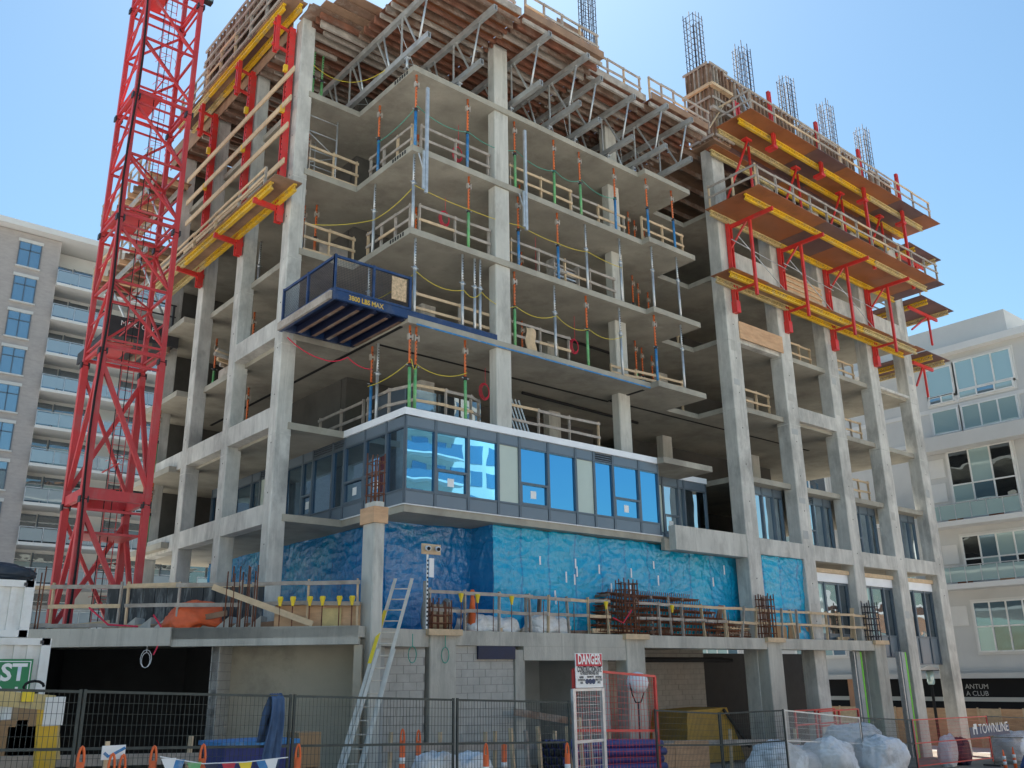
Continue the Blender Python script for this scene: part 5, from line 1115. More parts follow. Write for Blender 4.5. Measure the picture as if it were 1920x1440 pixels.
# cable reel, sacks, rebar stack, lumber on the right deck
t = thing('cable_reel', (1.4, .2, zd), 'wooden cable reel with pale staves on the podium corner', 'reel')
tube('drum', 'wood_new', t, (1.0, .3, zd+.42), (1.55, .15, zd+.42), .34, 14)
for p in ((1.0, .3), (1.55, .15)): tube('flange', 'wood_grey', t, (p[0], p[1], zd+.46), (p[0]+.05, p[1]-.014, zd+.46), .46, 16)
g = G(); 
for k in range(4): g.path([(1.75+.05*k+.02*math.sin(th), .1+.42*math.cos(th)*.6, zd+.35+.33*math.sin(th)) for th in [2*math.pi*i/14 for i in range(15)]], .018)
g.build('coiled_hose', 'galv', t, True)
for i, (x, y, s_, h) in enumerate(((2.75, .05, .5, .5), (3.6, .1, .45, .44), (4.9, -.05, .5, .62), (5.6, .05, .45, .5))): heap('sack', 'sack', 'white bulk sack slumped on the podium behind the rail, %s from the left' % ORD[i], 'sack', (x, y, zd), s_, s_*.75, h, 4.4+i*3.3, rough=.25, power=.4)
t = thing('traffic_cone', (2.35, -.05, zd), 'red and white cone standing on the podium behind the rail by the reel', 'cone'); G().lathe((2.35, -.05, zd), [(.2, 0), (.2, .04), (.15, .04), (.1, .5)], 12).build('cone_body', 'orange_plastic', t, True); G().lathe((2.35, -.05, zd+.5), [(.1, .0), (.06, .4), (.05, .52), (.09, .58), (.05, .68)], 12).build('cone_top', 'orange_plastic', t, True)
t = thing('rebar_stack', (11, .0, zd), 'tall stack of rusty rebar mats and bundles in front of the wide blue sheet', 'rebar stack')
for lay in range(7):
    zz = zd+.12+.2*lay; g = G(); x0 = 7.0+.1*lay; x1 = 15.0-.55*lay
    for i in range(16): g.bar((x0, -.25+.03*i, zz+.02*math.sin(i)), (x1+R.random()*.5, -.25+.03*i, zz-.06+.02*math.cos(i*2)), .025)
    for i in range(40): x = x0+(x1-x0)*i/40; g.bar((x, -.27, zz-.02), (x+.05, -.27, zz+.12), .018)
    g.build('rebar_bundle', 'rust', t)
    for x in (7.6, 9.6, 11.2): box('bearer', 'wood_brown', t, x, x+.09, -.3, .3, zz-.11, zz-.03)
t = thing('lumber_pile', (15, .0, zd), 'loose boards and cartons piled behind the podium rail at the first right column', 'lumber')
for i in range(16): x = 12.6+R.random()*1.8; yy = -.2+.3*R.random(); bar('board', R.choice(['wood_new', 'wood_grey', 'ply_old']), t, (x, yy, zd+.06+.035*i), (x+2.2+R.random()*1.6, yy+.1*R.random(), zd+.06+.03*i+R.random()*.1), .18, .04)
for i in range(3): box('carton', 'cardboard', t, 16.4+i*.95, 17.2+i*.95, -.3, .2, zd, zd+.5+.12*(i % 2))
# loose timber lying and leaning along the podium edge
for i in range(22):
    x = 2.2+i*.93; rr_ = R.random(); a = V((x, -.35+.5*R.random(), zd+.04+.1*R.random())); L_ = .9+1.6*R.random(); ang = R.random()*.9
    if i % 3 == 0: b = a+V((.5*R.random()-.25, -.12, .75+.5*R.random()))
    else: b = a+V((L_*math.cos(ang), .3*math.sin(ang*3), .12*R.random()))
    tag(bar('loose_board', R.choice(['wood_new', 'wood_grey', 'wood_brown', 'ply_old']), None, a, b, .05, .1+.06*rr_), 'loose %s board behind the right podium rail, %s from the left' % ('upright' if i % 3 == 0 else 'flat', ORD[i]), 'board', 'loose boards on the podium')
for i in range(7):
    s_ = 8.6-i*1.15; a = dl(s_, .55+.3*R.random())+V((0, 0, .05)); b = dl(s_-1.0-R.random(), .5+.4*R.random())+V((0, 0, .08+.3*R.random()*(i % 2)))
    tag(bar('loose_board', R.choice(['wood_new', 'wood_grey', 'ply_old']), None, a, b, .05, .13), 'loose board lying behind the left podium rail, %s from the left' % ORD[i], 'board', 'loose boards on the podium')
# red ribbon on the rails
def ribbon(pts, label): g = G(); g.path(pts, .022, 4); return tag(g.build('ribbon', 'ribbon_red', None, True), label, 'ribbon', 'red caution ribbons')
ribbon([dl(4.8, -.05)+V((0, 0, .3)), dl(4.5, -.06)+V((0, 0, -.1)), dl(4.7, -.08)+V((0, 0, -.6))], 'red caution ribbon hanging over the left podium beam'); ribbon([dl(6.4, .1)+V((0, 0, .5)), dl(5.9, .1)+V((0, 0, .1)), dl(5.2, .1)+V((0, 0, .05))], 'red caution ribbon sagging along the left podium rail')
ribbon([(8.0, -.9, zd+.75), (7.6, -.9, zd+.35), (7.2, -.85, zd+.5)], 'red caution ribbon beside the tall dark red cage'); ribbon([(11.6, -.5, zd+1.0), (13.2, -.5, zd+1.06)], 'red caution ribbon tied above the rebar stack')
# camera on a pole, left of the podium corner
t = thing('camera_post', (.3, -.75, zd), 'striped pole with a timber board carrying two white site cameras', 'site camera')
box('pole', 'wood_grey', t, .2, .29, -.8, -.71, zd, zd+1.25); box('striped_rod', 'sign_white', t, .22, .26, -.85, -.81, zd, zd+1.95); g = G()
for i in range(16): g.box(.218, .262, -.853, -.8505, zd+.1+i*.11, zd+.15+i*.11)
g.build('rod_marks', 'black', t); box('board', 'wood_new', t, .05, .65, -.86, -.81, zd+1.95, zd+2.22)
for x in (.18, .5): tube('camera_head', 'white_plastic', t, (x, -.9, zd+2.1), (x-.06, -1.06, zd+2.07), .07, 10); tube('lens', 'black', t, (x-.06, -1.06, zd+2.07), (x-.063, -1.068, zd+2.068), .05, 10)
box('notice', 'sign_white', t, .3, .45, -.84, -.82, zd+1.35, zd+1.85)
# cable loops hanging from the soffit
for i, (u, v) in enumerate(((137, 1232), (187, 1238), (347, 1232))):
    c = at(u, v, Y=0) if False else None
    s = (9.0, 7.9, 4.9)[i]; b = A0+eL*s+nL*.02+V((0, 0, ZDB-.3)); g = G(); g.path([b+eL*(.13*math.sin(k))+V((0, 0, .2*math.cos(k)+.0)) for k in [2*math.pi*j/12 for j in range(13)]]+[b+eL*(.1*math.sin(k))+V((0, 0, .17*math.cos(k)-.03)) for k in [2*math.pi*j/12 for j in range(13)]]+[b+V((0, 0, .35))], .008)
    tag(g.build('cable_loop', 'white_plastic', None, True), 'coil of white cable hanging from the left podium beam, %s from the left' % ORD[i], 'cable', 'hanging cable coils')
for i, (x, y) in enumerate(((-.5, -1.3), (.75, -.97))):
    b = V((x, y, ZDB-.25)); g = G(); g.path([b+V((.12*math.sin(k), 0, .2*math.cos(k))) for k in [2*math.pi*j/12 for j in range(13)]]+[b+V((0, 0, .5))], .011); tag(g.build('cable_loop', 'rope_green', None, True), 'coil of teal cable hanging %s the podium corner column' % ('left of' if i == 0 else 'on'), 'cable', 'hanging cable coils')
# ------------------------------------------------------------------ long extension ladder up to the podium
pb = at(655, 1440, Y=-3.4); pt_ = at(757, 1085, Y=-1.3)
dv = (pt_-pb).normalized(); foot = pb+dv*((gz(pb.x)-pb.z)/dv.z)
lad = ladder('tall aluminium and yellow extension ladder leaning against the podium edge', foot, pt_, .42, (.82, -.57, 0), 'ladder_grey', .33)
off = V((.02, -.09, 0)); m0, m1 = foot.lerp(pt_, .03), foot.lerp(pt_, .62)
for s in (-1, 1): w_ = V((.82, -.57, 0)).normalized()*(s*.18); bar('fly_stile', 'ladder_grey', lad, m0+off+w_, m1+off+w_, .03, .075, up=(.82, -.57, 0))
for a_, b_ in ((.55, .82),): w_ = V((.82, -.57, 0)).normalized()*-.225; bar('yellow_sleeve', 'yellow_plastic', lad, foot.lerp(pt_, a_)+w_, foot.lerp(pt_, b_)+w_, .034, .085, up=(.82, -.57, 0))
# ------------------------------------------------------------------ site fence
FYY = -7.4
def fpanel(p, q, zt0, zt1, label, mt='fence_dark', h=1.83, midr=.72, wire='fence_dark', group='temporary fence panels', vs=.065):
    p, q = V(p), V(q); t = thing('fence_panel', (p.x, p.y, zt0-h), label, 'fence panel', group); d = q-p; L = math.hypot(d.x, d.y)
    P = lambda s, dz: V((p.x+d.x*s, p.y+d.y*s, zt0+(zt1-zt0)*s+dz))
    for s in (0, 1): bar('post', mt, t, P(s, -h), P(s, .03), .036)
    for dz in (0, -midr, -h+.12): bar('rail', mt, t, P(0, dz), P(1, dz), .035)
    g = G(); n = int(L/vs)
    for i in range(1, n): s = i/n; g.bar(P(s, -h+.12), P(s, 0), .005)
    for j in range(1, 13): g.bar(P(0, -h*j/13), P(1, -h*j/13), .005)
    g.build('wire_mesh', wire, t); 
    for s in (.02, .98): c = P(s, -h); box('foot', 'steel_dark', t, c.x-.06, c.x+.06, c.y-.3, c.y+.3, gz(c.x), gz(c.x)+.05)
    return t
fx = [at(u, 1302+max(0, u-550)*.035, Y=FYY).x for u in (155, 550, 855, 1072)]
fx = [fx[0]-(fx[1]-fx[0])*1.0]+fx
ft = lambda x: -.12-.042*(x+9.92)
where = ['at the far left before the white container', 'in front of the dark garage opening', 'in front of the long ladder', 'left of the danger sign']
for i in range(4): fpanel((fx[i]+.03, FYY, 0), (fx[i+1]-.03, FYY+.02*i, 0), ft(fx[i]), ft(fx[i+1]), 'dark wire fence panel '+where[i])
# gate under the danger sign
gx0, gx1 = fx[4]+.05, fx[4]+.85
t = thing('site_gate', (gx0, FYY, gz(gx0)), 'narrow galvanised mesh gate below the danger sign', 'gate')
zg = zat(1100, 1293, gx0+.4, FYY)
for x in (gx0, gx1): box('post', 'galv', t, x-.035, x+.035, FYY-.035, FYY+.035, gz(x), zg+.02)
for zz in (zg, zg-.95, gz(gx0)+.1): bar('rail', 'galv', t, (gx0, FYY, zz), (gx1, FYY, zz), .05)
g = G()
for i in range(1, 12): g.bar((gx0+.8*i/12, FYY, gz(gx0)+.1), (gx0+.8*i/12, FYY, zg), .006)
for j in range(1, 14): zz = gz(gx0)+.1+(zg-gz(gx0)-.1)*j/14; g.bar((gx0, FYY, zz), (gx1, FYY, zz), .006)
g.build('wire_mesh', 'galv', t)
a_ = at(1080, 1288, Y=FYY-.05); b_ = at(1128, 1228, Y=FYY-.05)
sg = thing('danger_sign', (a_.x, FYY-.06, a_.z), 'white and red danger construction site sign on the gate', 'sign')
sx0, sx1, sz0, sz1 = a_.x, b_.x, a_.z-.02, b_.z+.03; W = sx1-sx0; Hh = sz1-sz0
box('board', 'sign_white', sg, sx0, sx1, FYY-.06, FYY-.04, sz0, sz1); box('header', 'sign_red', sg, sx0+.02*W, sx1-.02*W, FYY-.064, FYY-.0605, sz1-.38*Hh, sz1-.02*Hh)
def sign_text(nm, s, size, mt, xx, zz, ft_, al='CENTER', b=0.002): return text(nm, s, size, mt, sg, (sx0+xx*W, FYY-.0645, sz0+zz*Hh), (1, 0, 0), (0, 0, 1), .004, al, fit=ft_*W, bold=b)
sign_text('lettering', 'DANGER', .36*W, 'sign_white', .5, .69, .86, b=.008); sign_text('lettering', 'CONSTRUCTION SITE', .2*W, 'black', .5, .46, .9, b=.004); sign_text('lettering', 'AUTHORIZED PERSONNEL ONLY', .1*W, 'black', .5, .375, .7)
sign_text('lettering', 'WARNING\nCONSTRUCTION\nNOISE', .07*W, 'black', .19, .28, .26); sign_text('lettering', 'REQUIRED PPE', .06*W, 'black', .52, .29, .24); sign_text('lettering', 'VISITORS MUST\nREPORT TO SITE\nOFFICE', .07*W, 'black', .83, .28, .25)
for i in range(3): G().lathe((0, 0, 0), [(.07*W, 0), (.07*W, .002)], 14).build('ppe_symbol', 'sign_navy', sg).matrix_parent_inverse = Matrix.Translation(-V(WL[sg.name])) @ Matrix.Translation((sx0+(.4+.12*i)*W, FYY-.063, sz0+.18*Hh)) @ Matrix.Rotation(math.pi/2, 4, 'X')
# red gate panel
p0_, p1_ = at(1075, 1255, Y=FYY+.3), at(1227, 1268, Y=FYY+.9)
t = thing('fence_panel', (p0_.x, FYY+.3, gz(p0_.x)), 'tall red-framed fence panel right of the danger sign', 'fence panel', 'red framed fence panels')
for p in (p0_, p1_): bar('post', 'red_paint', t, (p.x, p.y, gz(p.x)), (p.x, p.y, p.z), .06)
for f_ in (0, .48): bar('rail', 'red_paint', t, (p0_.x, p0_.y, p0_.z-f_*2.4), (p1_.x, p1_.y, p1_.z-f_*2.4), .05)
g = G()
for i in range(1, 24): c = p0_.lerp(p1_, i/24); g.bar((c.x, c.y, gz(c.x)+.1), (c.x, c.y, c.z), .006)
for j in range(1, 20): g.bar((p0_.x, p0_.y, p0_.z-.12*j), (p1_.x, p1_.y, p1_.z-.12*j), .006)
g.build('wire_mesh', 'red_paint', t)
# right-hand run of fence
rpx = [(1228, 1332), (1350, 1338), (1470, 1332), (1612, 1346), (1710, 1350), (1850, 1343), (1925, 1346)]
RYF = [-6.6, -6.0, -6.6, -5.4, -5.0, -5.0, -5.0]
rp_ = [at(u, v, Y=y) for (u, v), y in zip(rpx, RYF)]
rl = ['with a plywood sheet behind it, right of the red gate panel', 'in front of the dark open bay', 'with a pale frame in front of the white sacks', 'right of the big white sacks', 'with the blue company banner', 'at the far right edge of the picture']
for i in range(6): fpanel(rp_[i], rp_[i+1]-V((.05, 0, 0)), rp_[i].z, rp_[i+1].z, 'wire fence panel '+rl[i], mt=['fence_dark', 'fence_dark', 'galv', 'fence_dark', 'red_paint', 'fence_dark'][i], wire=['fence_dark', 'fence_dark', 'galv', 'fence_dark', 'red_paint', 'rust'][i], h=min(1.83, rp_[i].z-gz(rp_[i].x)))
c0 = at(1820, 1384, Y=-5.06); c1 = at(1890, 1357, Y=-5.06)
t = thing('banner', (c0.x, -5.06, c0.z), 'navy banner with white company lettering on the right-hand fence', 'sign'); box('cloth', 'sign_navy', t, c0.x, c1.x, -5.08, -5.065, c0.z, c1.z)
text('lettering', 'TOWNLINE', (c1.x-c0.x)*.145, 'sign_white', t, (c0.x+(c1.x-c0.x)*.21, -5.082, c0.z+(c1.z-c0.z)*.33), (1, 0, 0), (0, 0, 1), .004); lx = c0.x+(c1.x-c0.x)*.07; lz = c0.z+(c1.z-c0.z)*.3; w_ = (c1.x-c0.x)*.1
for (a, b, c, d) in ((0, .25, 0, .8), (.25, 1, .55, 1.1), (.75, 1, 0, .545)): box('emblem', 'sign_white', t, lx+a*w_, lx+b*w_, -5.09, -5.082, lz+c*w_, lz+d*w_)
# ------------------------------------------------------------------ white containers, left
k0 = at(95, 1196, Y=-2.4)
def container(x1, y0, z0, h, label, sign):
    t = thing('container', (x1-3, y0, z0), label, 'container', 'white site containers'); x0 = x1-6.0; d = 2.4
    box('body', 'white_paint', t, x0+.06, x1-.06, y0+.06, y0+d-.06, z0+.05, z0+h-.05)
    for x in (x0+.06, x1-.06):
        for y in (y0+.06, y0+d-.06): box('corner_post', 'white_paint', t, x-.08, x+.08, y-.08, y+.08, z0, z0+h)
    for zz in (z0+.06, z0+h-.06): box('side_rail', 'white_paint', t, x0, x1, y0-.02, y0+.05, zz-.06, zz+.06)
    n = 26
    for i in range(n): x = x0+.16+i*(x1-x0-.32)/n; box('corrugation', 'white_paint', t, x+.02, x+.12, y0+.025, y0+.058, z0+.12, z0+h-.12)
    for x in (x1-.14,): box('corner_casting', 'steel_dark', t, x-.03, x+.03, y0-.03, y0-.021, z0+h-.1, z0+h-.04)
    if sign:
        box('sign_board', 'sign_green', t, x1-2.2, x1-.24, y0-.025, y0-.022, z0+h-1.15, z0+h-.36); box('sign_border', 'sign_white', t, x1-2.16, x1-.27, y0-.028, y0-.0255, z0+h-.41, z0+h-.395); box('sign_border', 'sign_white', t, x1-.285, x1-.27, y0-.028, y0-.0255, z0+h-1.12, z0+h-.411)
        text('lettering', 'FIRST', .40, 'sign_white', t, (x1-.33, y0-.026, z0+h-.72), (1, 0, 0), (0, 0, 1), .004, 'RIGHT', fit=.92, bold=.012); text('lettering', 'AID +', .40, 'sign_white', t, (x1-.36, y0-.026, z0+h-1.08), (1, 0, 0), (0, 0, 1), .004, 'RIGHT', fit=.86, bold=.012)
    return t
zc = zat(90, 1197, k0.x, k0.y); ctop = zc-gz(k0.x)
container(k0.x, k0.y, gz(k0.x), ctop, 'lower white shipping container with a green first aid sign at the left edge', True)
k1 = at(62, 1090, Y=-2.2); container(k1.x, -2.3, zc+.02, zat(62, 1090, k1.x, -2.2)-zc-.02, 'upper white container stacked above the first aid container', False)
t = heap('tarpaulin', 'tarp_dark', 'dark tarpaulin lying on top of the upper white container', 'tarpaulin', (k1.x-.9, -1.2, zat(62, 1090, k1.x, -2.2)), 1.2, .9, .4, 6.6)
# yellow boom of a loader standing by the fence
m0 = at(0, 1300, Y=-6.4); m1 = at(98, 1318, Y=-6.4); m2 = at(88, 1440, Y=-6.4)
t = thing('loader_boom', (m2.x, -6.4, gz(m2.x)), 'weathered yellow loader arm bent down beside the first aid container', 'machine')
bar('upper_arm', 'yellow_worn', t, m0-V((1, 0, -.05)), m1, .2, .2); bar('lower_arm', 'yellow_paint', t, m1+V((-.05, 0, .05)), V((m2.x, -6.4, gz(m2.x)+.1)), .18, .24, up=(1, 0, 0)); bar('hydraulic_ram', 'yellow_worn', t, m1+V((.1, .0, -.3)), V((m2.x+.12, -6.4, m2.z+.1)), .06); box('bracket', 'white_paint', t, m1.x-.12, m1.x+.14, -6.52, -6.28, m1.z-.3, m1.z+.08)
g = G(); c = m1+V((-.28, -.05, .22)); g.path([c+V((.13*math.cos(k), 0, .08*math.sin(k))) for k in [2*math.pi*j/12 for j in range(11)]], .02); g.build('hose', 'black', t, True); box('warning_label', 'yellow_plastic', t, m0.x+.25, m0.x+.4, -6.55, -6.52, m0.z-.12, m0.z+.03); box('base', 'steel_dark', t, m2.x-.5, m2.x+.4, -6.8, -6.0, gz(m2.x), gz(m2.x)+.25)
for i in range(4): q = at(18+18*i, 1350+25*(i % 2), Y=-5.4); tag(G().box(q.x-.2, q.x+.2, -5.6, -5.2, gz(q.x), q.z+.1*(i % 3)).build('carton', ['cardboard', 'osb', 'cardboard', 'wood_new'][i]), 'carton stacked beside the yellow loader arm, %s from the left' % ORD[i], 'carton', 'cartons by the loader')
# ------------------------------------------------------------------ small street things
def delin(u, v, y, label, loop=True):
    p = at(u, v, Y=y); x = p.x; z0 = gz(x); h = p.z-z0; t = thing('delineator_post', (x, y, z0), label, 'delineator post', 'orange delineator posts')
    G().lathe((x, y, z0), [(.2, 0), (.2, .05), (.07, .07)], 10).build('rubber_base', 'black', t, True)
    hs = h-.2 if loop else h-.05
    G().lathe((x, y, z0), [(.055, .06), (.05, hs)], 10).build('body', 'orange_plastic', t, True)
    for f_ in (.36, .58): G().lathe((x, y, z0), [(.056, h*f_), (.0555, h*f_+.1)], 10).build('reflective_band', 'sign_white', t, True)
    if loop: g = G(); g.path([(x-.035*math.cos(k)*1.1, y, z0+hs-.02+.2*math.sin(k)) for k in [math.pi*j/8 for j in range(9)]], .017, 6); g.build('grip_loop', 'orange_plastic', t, True)
    else: G().lathe((x, y, z0+h-.08), [(.05, 0), (.03, .03), (.025, .08)], 8).build('tip', 'orange_plastic', t, True)
dlp = [(155, 1397, -8.2), (212, 1410, -8.2), (232, 1412, -8.0), (290, 1396, -8.1), (382, 1393, -8.0), (560, 1393, -7.9), (755, 1365, -7.0), (785, 1367, -6.2), (911, 1392, -7.9), (945, 1391, -6.6), (1063, 1391, -7.8), (1880, 1405, -7.2), (1898, 1400, -7.2)]
dn = ['below the first aid container', 'left of a close pair beside the white notice', 'right of a close pair beside the white notice', 'draped with orange cloth left of the pennants', 'at the block pier', 'beside the blue jacket', 'right of the ladder foot, tallest', 'just behind the tallest one', 'beside the white sacks', 'thin one behind the sacks', 'left of the blue pipes', 'left of the two at the far right edge', 'right of the two at the far right edge']
for (u, v, y), s in zip(dlp, dn): delin(u, v, y, 'orange delineator post '+s, s.find('thin') < 0)
q = at(600, 1425, Y=-6.2); t = thing('traffic_cone', (q.x, -6.2, gz(q.x)), 'orange traffic cone lying on its side near the ladder', 'cone')
o = G().lathe((0, 0, 0), [(.17, 0), (.15, .05), (.11, .1), (.03, .62), (.02, .64)], 14).build('cone_body', 'orange_plastic', t, True); o.matrix_parent_inverse = Matrix.Translation(-V(WL[t.name])) @ Matrix.Translation((q.x+.35, -6.2, gz(q.x)+.2)) @ Matrix.Rotation(math.radians(-97), 4, 'Y')
# pennant string
pe = [at(u, v, Y=-8.3) for u, v in ((300, 1419), (380, 1432), (460, 1429), (540, 1420))]
g = G(); P = [pe[i].lerp(pe[i+1], j/5) for i in range(3) for j in range(5)]+[pe[3]]; g.path(P, .008); t = thing('pennant_string', pe[0], 'string of coloured triangular pennants tied between orange posts', 'bunting'); g.build('cord', 'sign_white', t)
for i in range(8):
    c = P[min(15, 1+int(i*1.85))]; d = .1; mt = ['sign_white', 'prop_blue', 'prop_green', 'landing_navy', 'sign_red', 'yellow_plastic', 'prop_blue', 'sign_white'][i]
    g = G()._add([c+V((-d, 0, 0)), c+V((d, 0, 0)), c+V((.02, -.04, -.26))], [(0, 1, 2)]); o = g.build('pennant', mt, t); s_ = o.modifiers.new('t', 'SOLIDIFY'); s_.thickness = .004
# jacket over the fence
jx = at(520, 1302, Y=FYY).x; jz = ft(jx)+.04
def jf(a, b):
    sgn = 1 if b < .5 else -1; dd = abs(b-.5)*2; w = .13+.07*dd; fold = .035*math.sin(a*13+dd*4)+.02*math.sin(a*29)
    return (jx+(a-.5)*2*w*.75-.1*dd, FYY-.05*sgn*1.0-(.06+fold)*sgn*min(1, dd*3), jz-dd*(1.05 if sgn > 0 else .7)+.03*noise.noise(V((a*5, dd*3, 1))))
o = G().grid(jf, 16, 26).build('jacket', 'denim', None, True); s_ = o.modifiers.new('t', 'SOLIDIFY'); s_.thickness = .015; tag(o, 'dark blue jacket hung over the top of the fence', 'jacket')
# blue bin and crates behind the fence
q = at(470, 1395, Y=-5.2); t = thing('storage_bin', (q.x, -5.2, gz(q.x)), 'blue plastic bin behind the fence left of the jacket', 'bin'); G()._add([(q.x-.55, -5.5, gz(q.x)), (q.x+.55, -5.5, gz(q.x)), (q.x+.55, -4.8, gz(q.x)), (q.x-.55, -4.8, gz(q.x)), (q.x-.65, -5.6, q.z), (q.x+.65, -5.6, q.z), (q.x+.65, -4.7, q.z), (q.x-.65, -4.7, q.z)], [(3, 2, 1, 0), (0, 1, 5, 4), (1, 2, 6, 5), (2, 3, 7, 6), (3, 0, 4, 7), (4, 5, 6, 7)]).build('tub', 'pipe_blue', t); box('rim', 'prop_blue', t, q.x-.7, q.x+.7, -5.66, -4.64, q.z, q.z+.07)
q = at(570, 1365, Y=-4.6)
for i in range(2): tag(G().box(q.x-.3+.05*i, q.x+.25-.05*i, -4.9, -4.4, gz(q.x)+.62*i+.002, gz(q.x)+.62*i+.6).build('carton', 'cardboard'), 'brown cardboard carton behind the jacket, %s of two' % ('lower' if i == 0 else 'upper'), 'carton')
# board barrier rail on posts behind the fence
for i, (x0, x1, y) in enumerate(((-12.5, -7.6, -5.9), (-3.4, -.6, -4.6), (-.4, 3.6, -4.2), (6.0, 13.0, -3.2))):
    z = gz((x0+x1)/2)+.98; t = thing('board_barrier', (x0, y, z-1), 'grey horizontal board barrier on stub posts behind the fence, %s from the left' % ORD[i], 'barrier', 'board barriers')
    bar('board', 'wood_grey', t, (x0, y, z), (x1, y, z-.042*(x1-x0)), .04, .16)
    for x in (x0+.2, (x0+x1)/2, x1-.2): bar('post', 'wood_new', t, (x, y+.06, gz(x)), (x+.04, y+.06, gz(x)+1.2), .09, .05)
# white notice board with blue tick mark
q0_ = at(187, 1425, Y=-7.9); q1_ = at(234, 1396, Y=-7.9); t = thing('notice_board', (q0_.x, -7.9, q0_.z), 'small white notice with a blue tick leaning at the fence', 'sign'); box('board', 'sign_white', t, q0_.x, q1_.x, -7.95, -7.93, q0_.z, q1_.z); cxn, czn = (q0_.x+q1_.x)/2, (q0_.z+q1_.z)/2
bar('tick', 'prop_blue', t, (cxn-.12, -7.956, czn), (cxn-.06, -7.956, czn-.05), .01, .035); bar('tick', 'prop_blue', t, (cxn-.06, -7.9565, czn-.05), (cxn+.14, -7.9565, czn+.05), .01, .035)
box('stake', 'wood_new', t, q0_.x+.05, q0_.x+.1, -7.92, -7.88, gz(q0_.x), q1_.z+.05)
# white sacks on the ground
for i, (u, v, y, s, h) in enumerate(((820, 1422, -6.9, .5, .5), (880, 1425, -6.9, .45, .45), (1455, 1398, -5.8, .8, 1.2), (1505, 1402, -5.4, .85, 1.25), (1552, 1394, -5.9, .8, 1.3), (1600, 1368, -4.4, 1.1, 2.0), (1645, 1388, -5.5, .85, 1.3))):
    q = at(u, v, Y=y); hh_ = max(.3, (q.z-gz(q.x))*1.12); heap('sack', 'sack', 'white bulk sack on the ground behind the fence, %s from the left' % ORD[i], 'sack', (q.x, y, gz(q.x)-.02), s, s*.8, hh_, 1.7*i+.3, rough=.2, power=.35)
# blue pipe stack
t = thing('pipe_stack', (2.6, -5.2, gz(2.6)), 'stack of dark blue plastic pipes lying behind the gate', 'pipes')
x0 = at(1040, 1420, Y=-5.2).x; x1 = at(1200, 1420, Y=-4.6).x
for r in range(6):
    for c in range(5-(r % 2)): y = -5.4+.19*c+.095*(r % 2); zz = gz(x0)+.12+.165*r; tube('pipe', 'pipe_blue', t, (x0+.02*r, y, zz), (x1, y, zz-.042*(x1-x0)), .092, 10, cap=False); tube('bore', 'black', t, (x0+.02*r+.001, y, zz), (x0+.02*r+.02, y, zz), .08, 10)
# plywood sheets and site plant in the open bay
q = at(1270, 1405, Y=-5.2); t = thing('plywood_sheet', (q.x, -5.2, gz(q.x)), 'plywood sheets standing on edge behind the fence right of the blue pipes', 'plywood')
xa_, xb_ = at(1196, 1400, Y=-5.3).x, at(1330, 1400, Y=-5.3).x; zt_ = at(1260, 1390, Y=-5.3).z
for i in range(2): w2 = (xb_-xa_)/2; G().bar((xa_+w2*i+.02, -5.3+.03*i, (zt_+gz(xa_))/2), (xa_+w2*(i+1)-.02, -5.28, (zt_+gz(xb_))/2), .03, zt_-gz(xa_)).build('sheet', 'ply_new', t)
q = at(1300, 1330, Y=1.5); t = thing('skip_bin', (q.x, 1.5, gz(q.x)), 'yellow steel hopper standing in the dark open bay', 'hopper'); zq = gz(q.x)
G()._add([(q.x-1.6, .6, zq), (q.x+1.6, .6, zq), (q.x+1.6, 2.4, zq), (q.x-1.6, 2.4, zq), (q.x-1.3, .7, q.z), (q.x+.9, .7, q.z+.05), (q.x+.9, 2.3, q.z+.05), (q.x-1.3, 2.3, q.z)], [(3, 2, 1, 0), (0, 1, 5, 4), (1, 2, 6, 5), (2, 3, 7, 6), (3, 0, 4, 7), (4, 5, 6, 7)]).build('hopper_body', 'hopper_ochre', t); bar('edge_frame', 'steel_dark', t, (q.x+.5, .55, q.z), (q.x+1.8, .5, zq+.4), .08)
# balloon light on a stand
q = at(1195, 1280, Y=-3.4); t = thing('work_light', (q.x, -3.4, gz(q.x)), 'white balloon work light on a thin stand behind the red fence panel', 'lamp')
o = G().lathe((q.x, -3.4, q.z), [(.02, -.28), (.16, -.25), (.27, -.12), (.3, .0), (.27, .12), (.16, .24), (.02, .28)], 16).build('balloon', 'white_plastic', t, True); tube('stand', 'steel_dark', t, (q.x, -3.4, gz(q.x)), (q.x, -3.4, q.z-.5), .02)
g = G(); g.path([(q.x-.3, -3.4, q.z), (q.x-.22, -3.4, q.z-.3), (q.x-.1, -3.4, q.z-.5), (q.x+.1, -3.4, q.z-.5), (q.x+.22, -3.4, q.z-.3), (q.x+.3, -3.4, q.z)], .018); g.build('yoke', 'black', t, True); box('stand_foot', 'steel_dark', t, q.x-.3, q.x+.3, -3.45, -3.35, gz(q.x), gz(q.x)+.04)
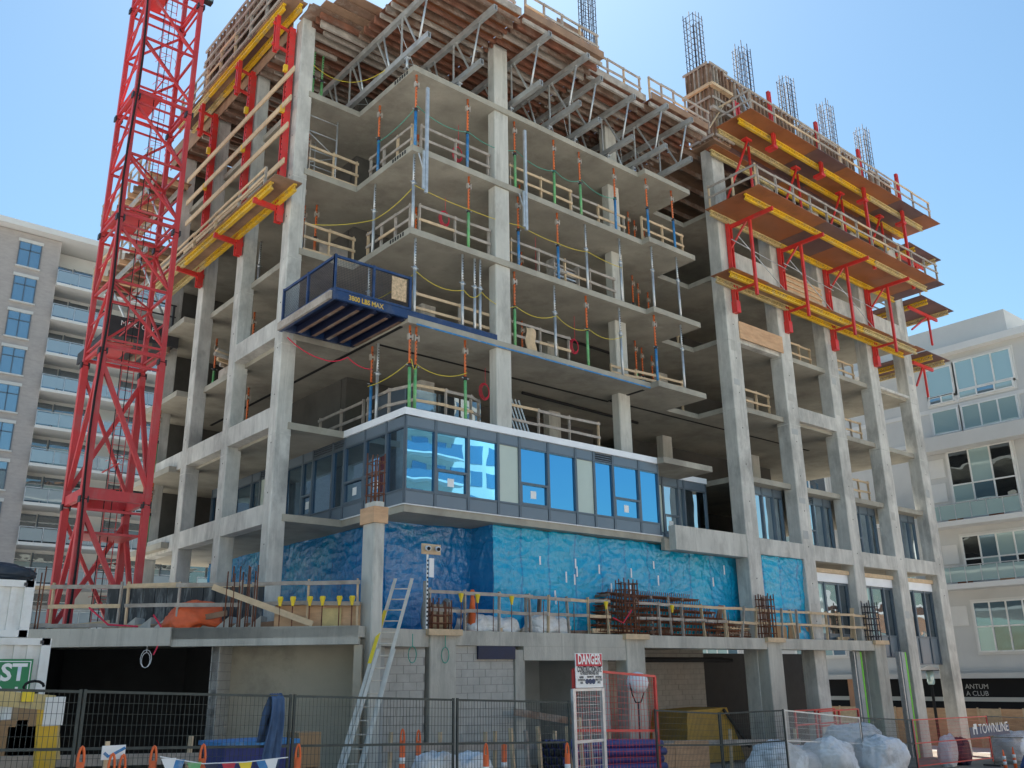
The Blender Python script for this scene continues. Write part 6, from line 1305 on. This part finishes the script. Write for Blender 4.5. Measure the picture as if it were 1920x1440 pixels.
# rough timber stakes
for i, (u, v) in enumerate(((957, 1365), (985, 1370), (1008, 1362), (1063, 1362), (1085, 1345), (1103, 1350))): q = at(u, v, Y=-5.7); tag(bar('stake', R.choice(['wood_new', 'wood_grey']), None, (q.x+.12, -5.7, gz(q.x)-.1), (q.x, -5.7, q.z), .09, .05), 'rough timber stake standing behind the fence left of the gate, %s from the left' % ORD[i], 'stake', 'timber stakes')
tag(bar('raker', 'wood_brown', None, at(965, 1335, Y=-1.2), at(1072, 1352, Y=-1.4), .05, .18), 'brown timber board across the grey plastered opening', 'board')
t = thing('trestle', (9.5, -2.5, gz(9.5)), 'red steel frame trolley in front of the right-hand bays', 'trolley'); q = at(1540, 1380, Y=-3.2)
for dx in (0, 1.2, 2.4):
    for dy in (0, .9): box('post', 'red_paint', t, q.x+dx-.03, q.x+dx+.03, -3.2+dy-.03, -3.2+dy+.03, gz(q.x), q.z+.75)
for zz in (.3, .75):
    for dy in (0, .9): bar('rail', 'red_paint', t, (q.x, -3.2+dy, q.z+zz), (q.x+2.4, -3.2+dy, q.z+zz), .05)
box('tray', 'red_paint', t, q.x, q.x+2.4, -3.2, -2.3, gz(q.x)+.5, gz(q.x)+.62)
# printed sack and dark sack by the last columns, blue car corner
for i, (u, v, y, s, mt, lb) in enumerate(((1775, 1395, -4.2, .4, 'white_plastic', 'upright white sack near the last column'), (1800, 1398, -4.0, .42, 'landing_navy', 'dark purple sack near the last column'), (1905, 1385, -4.5, 1.1, 'white_plastic', 'white sacks heap at the far right behind the fence'))): q = at(u, v, Y=y); heap('sack', mt, lb, 'sack', (q.x, y, gz(q.x)-.02), s, s*.7, q.z-gz(q.x)+.3, 20+i, rough=.15, power=.35)
q = at(1915, 1415, Y=-12.0)
t = thing('parked_car', (q.x+1.6, -12.0, gz(q.x)), 'blue car, only its front corner showing at the lower right', 'car')
zq = gz(q.x); prof = [(0, .25), (.0, .75), (.25, .95), (1.1, 1.05), (1.8, 1.5), (3.2, 1.5), (4.0, 1.05), (4.3, .95), (4.3, .25)]
n_ = len(prof); vs = [(q.x-.15+x, y, zq+z) for y in (-13.7, -12.0) for x, z in prof]; G()._add(vs, [tuple(range(n_)), tuple(range(2*n_-1, n_-1, -1))]+[(i, n_+i, n_+(i+1) % n_, (i+1) % n_) for i in range(n_)]).build('body', 'landing_blue', t)
for x in (.85, 3.5):
    for y in (-13.72, -11.98): w = tube('wheel', 'black', t, (q.x+x, y-.1, zq+.32), (q.x+x, y+.1, zq+.32), .32, 16); tube('rim', 'galv', w, (q.x+x, y-.11, zq+.32), (q.x+x, y+.11, zq+.32), .19, 12)
for y in (-13.4, -12.3): box('headlight', 'glass_pale', t, q.x-.17, q.x-.151, y-.15, y+.15, zq+.65, zq+.8)
